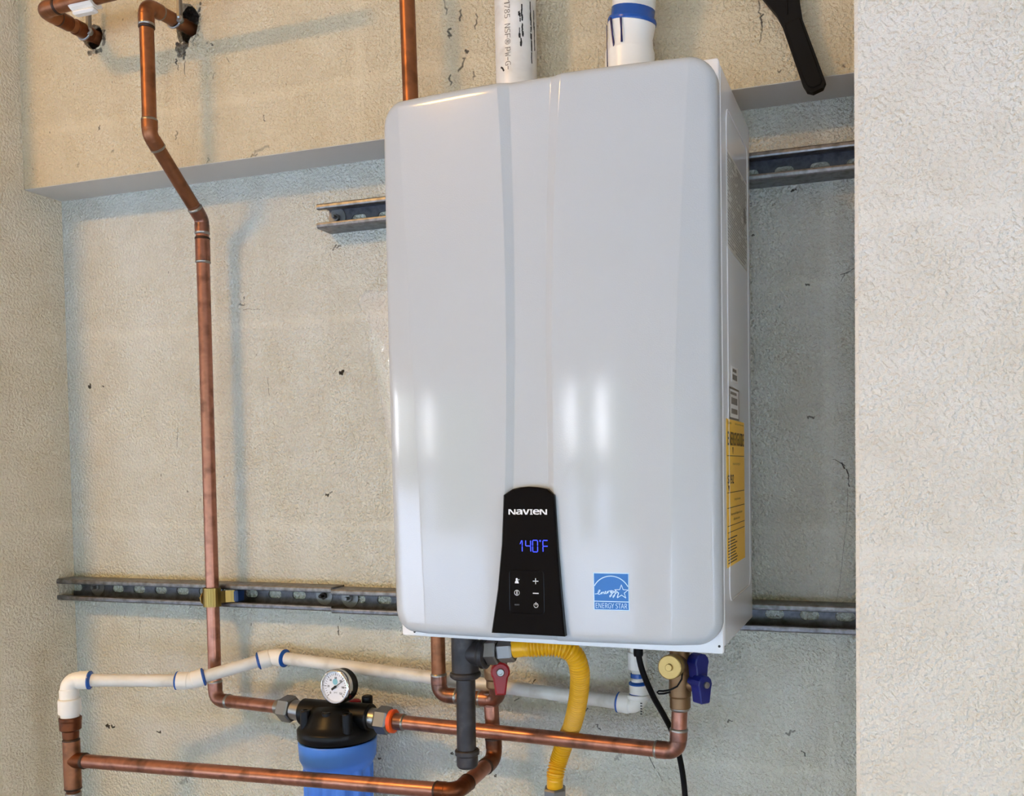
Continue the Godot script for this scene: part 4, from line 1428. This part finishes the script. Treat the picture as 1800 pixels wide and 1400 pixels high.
func cold_pipe() -> void:
	var o := thing("copper_cold_pipe", "horizontal copper pipe from the filter's right side up to the blue valve", "pipe", Vector3(0.36, -0.146, 0.12))
	pipe_run(o, [Vector3(-0.118, -0.1455, 0.09), Vector3(0.3565, -0.146, 0.12), Vector3(0.3605, -0.07, 0.12)], 0.0113, 0.017, M.copper, M.copper_fitting, M.solder)
	sleeve(o, Vector3(-0.116, -0.1455, 0.09), Vector3(-0.098, -0.1455, 0.0912), 0.0135, M.copper_fitting, "adapter")
	ring(o, Vector3(-0.098, -0.1455, 0.0912), Vector3.RIGHT, 0.0113, 0.0016, M.solder)
	ring(o, Vector3(0.3602, -0.085, 0.12), Vector3.DOWN, 0.0113, 0.0022, M.solder)


func hot_pipe() -> void:
	var o := thing("copper_lower_pipe", "lowest copper pipe with left tee, crossing below the filter and rising behind the black pipe", "pipe", Vector3(-0.672, -0.36, 0.2))
	var a := Vector3(-0.6735, -0.168, 0.2)
	var b := Vector3(-0.671, -0.42, 0.2)
	straight(o, a, b, 0.0113, M.copper_brown)
	sleeve(o, Vector3(-0.6725, -0.272, 0.2), Vector3(-0.6732, -0.19, 0.2), 0.0137, M.copper_aged, "tee")
	sleeve(o, Vector3(-0.6725, -0.2235, 0.2), Vector3(-0.645, -0.223, 0.2), 0.0133, M.copper_brown, "tee_branch")
	ring(o, Vector3(-0.6445, -0.223, 0.2), Vector3.RIGHT, 0.0113, 0.002, M.tarnish)
	ring(o, Vector3(-0.6724, -0.273, 0.2), Vector3.DOWN, 0.0113, 0.0022, M.tarnish)
	ring(o, Vector3(-0.6732, -0.189, 0.2), Vector3.UP, 0.0113, 0.002, M.tarnish)
	sleeve(o, Vector3(-0.672, -0.3, 0.2), Vector3(-0.6722, -0.279, 0.2), 0.0129, M.solder, "solder_band")
	# threaded brass adapter that takes the plastic above
	var s := Shape.new()
	s.lathe(Vector3(-0.6737, -0.186, 0.2), Vector3.UP, [Vector2(0, 0), Vector2(0.0128, 0), Vector2(0.0132, 0.012), Vector2(0.0168, 0.015), Vector2(0.0172, 0.028), Vector2(0.0178, 0.031), Vector2(0.0178, 0.035), Vector2(0.0165, 0.036), Vector2(0, 0.036)], 28)
	part("threaded_adapter", s, M.copper_brown, o)
	pipe_run(o, [Vector3(-0.66, -0.2235, 0.2), Vector3(0.046, -0.2085, 0.197), Vector3(0.052, -0.196, 0.075), Vector3(0.047, -0.101, 0.075)], 0.0115, 0.018, M.copper, M.copper_brown, M.tarnish)
	# the rise to the heater: elbow, short run and a tee under the red valve
	pipe_run(o, [Vector3(-0.042, 0.0375, 0.078), Vector3(-0.043, -0.101, 0.075), Vector3(0.062, -0.101, 0.08), Vector3(0.068, -0.05, 0.1)], 0.0113, 0.017, M.copper_aged, M.copper_fitting, M.solder)
	sleeve(o, Vector3(0.0475, -0.112, 0.0755), Vector3(0.0472, -0.09, 0.0755), 0.0134, M.copper_fitting, "tee_branch")


func condensate_pipe() -> void:
	var o := thing("condensate_pipe", "white plastic drain pipe zigzagging along the wall with blue primer rings", "pipe", Vector3(-0.676, -0.15, 0.2))
	var r := 0.0107
	pipe_run(o, [Vector3(-0.675, -0.15, 0.2), Vector3(-0.676, -0.088, 0.198), Vector3(-0.496, -0.0965, 0.116), Vector3(-0.389, -0.066, 0.032), Vector3(0.283, -0.101, 0.052), Vector3(0.2815, 0.0375, 0.06)], r, 0.014, M.pvc, M.pvc_fitting, M.primer_blue, 0.02, 0.0046, "pipe", "primer_ring")
	# the adapter into the copper tee
	var s := Shape.new()
	s.lathe(Vector3(-0.6742, -0.153, 0.2), Vector3.UP, [Vector2(0, 0), Vector2(0.0145, 0), Vector2(0.0145, 0.008), Vector2(0.0178, 0.009), Vector2(0.018, 0.011), Vector2(0.018, 0.032), Vector2(0.0172, 0.034), Vector2(0, 0.034)], 28)
	part("adapter", s, M.pvc_fitting, o)
	s = Shape.new()
	s.lathe(Vector3(0.2818, -0.09, 0.0545), Vector3.UP, [Vector2(0, 0), Vector2(0.0168, 0), Vector2(0.0172, 0.001), Vector2(0.0172, 0.006), Vector2(0.0108, 0.0075), Vector2(0.0108, 0.0285), Vector2(0.0, 0.0285)], 28)
	part("hub", s, M.pvc_fitting, o)
	s = Shape.new()
	s.lathe(Vector3(0.2817, -0.0835, 0.0548), Vector3.UP, [Vector2(0.0106, 0), Vector2(0.0145, 0), Vector2(0.0112, 0.003), Vector2(0.0111, 0.006), Vector2(0.0111, 0.013), Vector2(0.0106, 0.0132)], 24)
	s.lathe(Vector3(0.2816, -0.0585, 0.056), Vector3.UP, [Vector2(0.0106, 0), Vector2(0.0112, 0.0004), Vector2(0.0112, 0.0065), Vector2(0.0106, 0.007)], 24)
	part("primer_ring", s, M.primer_blue, o)
	s = Shape.new()
	s.lathe(Vector3(0.2815, -0.0455, 0.0572), Vector3.UP, [Vector2(0, 0), Vector2(0.0138, 0), Vector2(0.0145, 0.001), Vector2(0.0145, 0.026), Vector2(0.012, 0.027), Vector2(0.012, 0.034), Vector2(0, 0.034)], 28)
	part("coupling", s, M.pvc_fitting, o)
	s = Shape.new()
	for k in 5:
		s.ribbon(PackedVector2Array([Vector2(0, -0.011 + k * 0.004), Vector2(0.0022, -0.011 + k * 0.004)]), 0.0018, plane_map(Vector3(0.2885, -0.099, 0.0688), Vector3.RIGHT, Vector3.UP, Vector3.BACK))
	part("pipe_lettering", s, M.print_black, o)


func gas_line() -> void:
	# black iron tee with its drip leg
	var c := Vector3(0.0735, 0.0, 0.22)
	var o := thing("gas_tee", "black iron gas tee with capped drip leg under the heater", "gas pipe", Vector3(0.075, -0.162, 0.22))
	var s := Shape.new()
	s.lathe(c + Vector3(0.0005, -0.036, 0), Vector3.UP, [Vector2(0, 0), Vector2(0.018, 0), Vector2(0.0215, 0.003), Vector2(0.0222, 0.006), Vector2(0.0215, 0.0085), Vector2(0.0192, 0.0105), Vector2(0.0192, 0.068), Vector2(0.0222, 0.071), Vector2(0.0222, 0.075), Vector2(0, 0.075)], 32)
	s.lathe(c + Vector3(0, 0.001, 0), Vector3(1, 0.0, 0.0), [Vector2(0.017, 0), Vector2(0.0185, 0.024), Vector2(0.0215, 0.028), Vector2(0.0215, 0.034), Vector2(0.018, 0.036), Vector2(0, 0.036)], 32)
	part("tee", s, M.black_iron, o)
	straight(o, c + Vector3(0.001, -0.032, 0), c + Vector3(0.0, -0.142, 0), 0.0135, M.black_iron, "drip_leg")
	s = Shape.new()
	s.lathe(c + Vector3(0.001, -0.163, 0), Vector3.UP, [Vector2(0, 0), Vector2(0.0125, 0), Vector2(0.0148, 0.003), Vector2(0.0152, 0.017), Vector2(0.0172, 0.019), Vector2(0.0174, 0.0245), Vector2(0.016, 0.026), Vector2(0, 0.026)], 28)
	part("cap", s, M.black_iron, o)

	o = thing("gas_connector", "yellow corrugated gas hose curving down from the iron tee", "gas hose", Vector3(0.148, -0.24, 0.066))
	hex(o, Vector3(0.108, 0.0035, 0.22), Vector3(0.126, 0.005, 0.22), 0.0185, M.zinc_nut)
	hex(o, Vector3(0.127, 0.0055, 0.22), Vector3(0.15, 0.008, 0.22), 0.0165, M.zinc_nut, "flare_nut", 0.5)
	var curve := Curve3D.new()
	for q in [[0.148, 0.0095, 0.22], [0.17, 0.0125, 0.218], [0.205, 0.0135, 0.21], [0.2275, 0.004, 0.2], [0.2325, -0.02, 0.186], [0.2255, -0.05, 0.165], [0.212, -0.085, 0.138], [0.19, -0.126, 0.096], [0.1685, -0.161, 0.07], [0.1545, -0.194, 0.062], [0.1505, -0.215, 0.067], [0.1482, -0.236, 0.064]]:
		curve.add_point(Vector3(q[0], q[1], q[2]))
	for k in range(1, curve.point_count - 1):
		var tan := (curve.get_point_position(k + 1) - curve.get_point_position(k - 1)) / 6.0
		curve.set_point_in(k, -tan)
		curve.set_point_out(k, tan)
	var len := curve.get_baked_length()
	var pts := []
	var rr := []
	var n := 560
	for k in n + 1:
		var d := len * k / n
		pts.append(curve.sample_baked(d, true))
		var wave := sin(d / 0.0046 * TAU)
		var calm := smoothstep(0.0, 0.02, d - 0.012) * smoothstep(0.0, 0.012, len - d - 0.012)
		rr.append(0.0126 + (0.0014 * (1.0 - pow(absf(wave), 0.6) * 2.0) if wave < 0.0 else 0.0014) * calm)
	s = Shape.new()
	s.tube(pts, rr, 20)
	part("hose", s, M.gas_yellow, o)
	hex(o, Vector3(0.148, -0.258, 0.063), Vector3(0.1482, -0.236, 0.064), 0.0185, M.zinc_nut, "flare_nut", 0.3)
	hex(o, Vector3(0.1478, -0.285, 0.063), Vector3(0.148, -0.258, 0.063), 0.0205, M.zinc_nut)


func valves() -> void:
	# red-handled valve on the hot side
	var c := Vector3(0.068, -0.045, 0.1)
	var o := thing("hot_valve", "small ball valve with red handle beside the black gas tee", "valve", c)
	var s := Shape.new()
	s.lathe(c + Vector3(0, -0.032, 0), Vector3(0.0, 1, 0.0), [Vector2(0, 0), Vector2(0.0145, 0), Vector2(0.0155, 0.002), Vector2(0.0155, 0.012), Vector2(0.0175, 0.015), Vector2(0.0185, 0.026), Vector2(0.0175, 0.038), Vector2(0.0155, 0.042), Vector2(0.0155, 0.09), Vector2(0, 0.09)], 24)
	part("valve_body", s, M.brass_dull, o)
	s = Shape.new()
	var hd := Vector3(0.42, 0.06, 0.9).normalized()
	var hx := Vector3.UP.cross(hd).normalized()
	var hy := hd.cross(hx)
	var hc := c + Vector3(0.022, 0.001, 0.034)
	var poly := PackedVector2Array()
	for k in 13:
		poly.append(Vector2.from_angle(rad(-40.0 + k * 260.0 / 12.0)) * 0.0145)
	poly.append_array([Vector2(-0.0075, -0.034), Vector2(0.0075, -0.034)])
	s.plate(poly, hc, hx, hy, -0.008, 0.006, 0.0025)
	s.tube([c + Vector3(0.004, 0, 0.006), hc - hd * 0.006], 0.0085, 16)
	part("handle", s, M.valve_red, o, "red lever handle")
	s = Shape.new()
	s.lathe(hc + hd * 0.006, hd, [Vector2(0, 0), Vector2(0.006, 0), Vector2(0.0062, 0.001), Vector2(0.005, 0.0035), Vector2(0.0028, 0.0035), Vector2(0.0026, 0.002), Vector2(0, 0.002)], 20)
	part("screw", s, M.zinc, o)

	# blue-handled valve with the brass cap
	c = Vector3(0.3605, -0.035, 0.12)
	o = thing("cold_valve", "brass isolation valve with round cap and two blue handles", "valve", c)
	s = Shape.new()
	s.lathe(c + Vector3(0, -0.048, 0), Vector3.UP, [Vector2(0, 0), Vector2(0.014, 0), Vector2(0.0148, 0.001), Vector2(0.0148, 0.0155), Vector2(0.0158, 0.018), Vector2(0.0158, 0.05), Vector2(0.0145, 0.054), Vector2(0.0145, 0.09), Vector2(0, 0.09)], 28)
	s.tube([c + Vector3(0, -0.012, 0), c + Vector3(0.024, -0.014, 0.004)], 0.009, 16)
	s.tube([c + Vector3(0, 0.018, 0), c + Vector3(-0.001, 0.0195, 0.045)], 0.0125, 20)
	part("valve_body", s, M.brass_dull, o)
	s = Shape.new()
	var cd := Vector3(-0.1, 0.05, 1.0).normalized()
	var cc := c + Vector3(-0.001, 0.0195, 0.034)
	s.lathe(cc, cd, [Vector2(0.0, 0), Vector2(0.0155, 0.0), Vector2(0.0165, 0.001), Vector2(0.0165, 0.007), Vector2(0.0156, 0.0085), Vector2(0.0156, 0.011), Vector2(0.0168, 0.0125), Vector2(0.0168, 0.0175), Vector2(0.0155, 0.0185), Vector2(0.0052, 0.0185), Vector2(0.005, 0.0215), Vector2(0.0044, 0.0222), Vector2(0, 0.0222)], 32)
	part("drain_cap", s, M.brass, o, "round brass drain cap")
	for h in [[Vector3(0.030, 0.02, 0.006), 0.042, 12.0], [Vector3(0.0365, -0.008, 0.018), 0.036, 0.0]]:
		s = Shape.new()
		var hh: Vector3 = c + h[0]
		var py := PackedVector2Array()
		for k in 9:
			py.append(Vector2.from_angle(rad(-30.0 + k * 240.0 / 8.0)) * 0.0125)
		py.append_array([Vector2(-0.0082, -h[1] + 0.011), Vector2(-0.0065, -h[1] + 0.0095), Vector2(0.0065, -h[1] + 0.0095), Vector2(0.0082, -h[1] + 0.011)])
		s.plate(py, hh, Vector3(0.62, 0, -0.78).normalized(), Vector3.UP, -0.012, 0.006, 0.0015)
		s.tube([hh + Vector3(-0.006, 0, -0.004), c + Vector3(0.012, h[0].y, 0)], 0.0075, 14)
		part("handle", s, M.valve_blue, o, "dark blue lever handle")
	s = Shape.new()
	s.lathe(c + Vector3(0.0415, -0.008, 0.022), Vector3(0.78, 0, 0.62), [Vector2(0, 0), Vector2(0.0045, 0), Vector2(0.0045, 0.003), Vector2(0, 0.004)], 14)
	part("screw", s, M.zinc, o)
	s = Shape.new()
	s.tube([c + Vector3(0.012, 0.012, 0.038), c + Vector3(0.012, 0.003, 0.042), c + Vector3(0.006, -0.007, 0.044), c + Vector3(-0.004, -0.0125, 0.044), c + Vector3(-0.014, -0.015, 0.043), c + Vector3(-0.0205, -0.0155, 0.042), c + Vector3(-0.023, -0.0175, 0.042), c + Vector3(-0.0205, -0.0195, 0.042), c + Vector3(-0.013, -0.0185, 0.043), c + Vector3(-0.004, -0.0155, 0.044)], 0.0013, 8)
	part("cap_strap", s, M.rubber_black, o, "thin black retaining strap")


func small_things() -> void:
	# power cord out of the heater
	var curve := Curve3D.new()
	for q in [[0.3075, 0.03, 0.15], [0.308, 0.0, 0.15], [0.3125, -0.03, 0.143], [0.3225, -0.07, 0.122], [0.332, -0.105, 0.095], [0.341, -0.14, 0.074], [0.349, -0.19, 0.062], [0.3535, -0.24, 0.06], [0.356, -0.32, 0.06]]:
		curve.add_point(Vector3(q[0], q[1], q[2]))
	for k in range(1, curve.point_count - 1):
		var tan := (curve.get_point_position(k + 1) - curve.get_point_position(k - 1)) / 6.0
		curve.set_point_in(k, -tan)
		curve.set_point_out(k, tan)
	var o := thing("power_cord", "black power cord hanging from the heater past the copper elbow", "cord", Vector3(0.3075, 0.0, 0.15))
	var s := Shape.new()
	var pts := []
	for k in 61:
		pts.append(curve.sample_baked(curve.get_baked_length() * k / 60.0, true))
	s.tube(pts, 0.0043, 14)
	part("cable", s, M.rubber_black, o)
	s = Shape.new()
	s.lathe(Vector3(0.308, -0.006, 0.15), Vector3.UP, [Vector2(0, 0), Vector2(0.0062, 0), Vector2(0.0068, 0.002), Vector2(0.0068, 0.02), Vector2(0, 0.02)], 18)
	part("strain_relief", s, M.rubber_black, o)

	# the black plastic handle hanging in front of the soffit
	o = thing("black_handle", "black plastic handle hanging in front of the soffit at the top right", "handle", Vector3(0.52, 0.754, 0.1))
	s = Shape.new()
	s.plate(PackedVector2Array([Vector2(0.45, 0.93), Vector2(0.478, 0.894), Vector2(0.49, 0.877), Vector2(0.5, 0.863), Vector2(0.507, 0.849), Vector2(0.5335, 0.767), Vector2(0.539, 0.757), Vector2(0.547, 0.754), Vector2(0.56, 0.7585), Vector2(0.5635, 0.766), Vector2(0.534, 0.852), Vector2(0.53, 0.879), Vector2(0.53, 0.93)]), Vector3.ZERO, Vector3.RIGHT, Vector3.UP, 0.102, 0.114, 0.003)
	part("handle_body", s, M.handle_black, o)
	s = Shape.new()
	s.plate(PackedVector2Array([Vector2(0.5105, 0.848), Vector2(0.5365, 0.769), Vector2(0.541, 0.7615), Vector2(0.548, 0.759), Vector2(0.5575, 0.762), Vector2(0.5595, 0.767), Vector2(0.531, 0.8535)]), Vector3.ZERO, Vector3.RIGHT, Vector3.UP, 0.1135, 0.1155, 0.0012)
	part("grip_pad", s, M.handle_black, o)
	s = Shape.new()
	s.cbox(Vector3(0.5125, 0.8605, 0.1135), Vector3(0.5155, 0.93, 0.1152), 0.0006)
	part("rib", s, M.handle_black, o)

	# clear plastic sleeve tucked behind the heater
	s = Shape.new()
	var rows := []
	var r := RandomNumberGenerator.new()
	r.seed = 41
	var outline := [[0.552, -0.163], [0.53, -0.178], [0.512, -0.166], [0.496, -0.16], [0.44, -0.155], [0.38, -0.149], [0.34, -0.143], [0.3, -0.134], [0.27, -0.12]]
	for e in outline:
		var row := PackedVector3Array()
		for k in 13:
			var u := k / 12.0
			row.append(Vector3(lerpf(e[1], 0.008, u), e[0] + sin(u * 2.0) * 0.003, 0.05 + 0.007 * sin(u * 9.0 + e[0] * 14.0) + (0.014 if k == 0 else 0.0) + r.randf_range(-0.0025, 0.0025)))
		rows.append(row)
	s.grid(rows, false, -1.0)
	o = single("plastic_sleeve", s, M.clear_film, "crumpled clear plastic document sleeve tucked behind the heater's left side", "plastic sleeve")
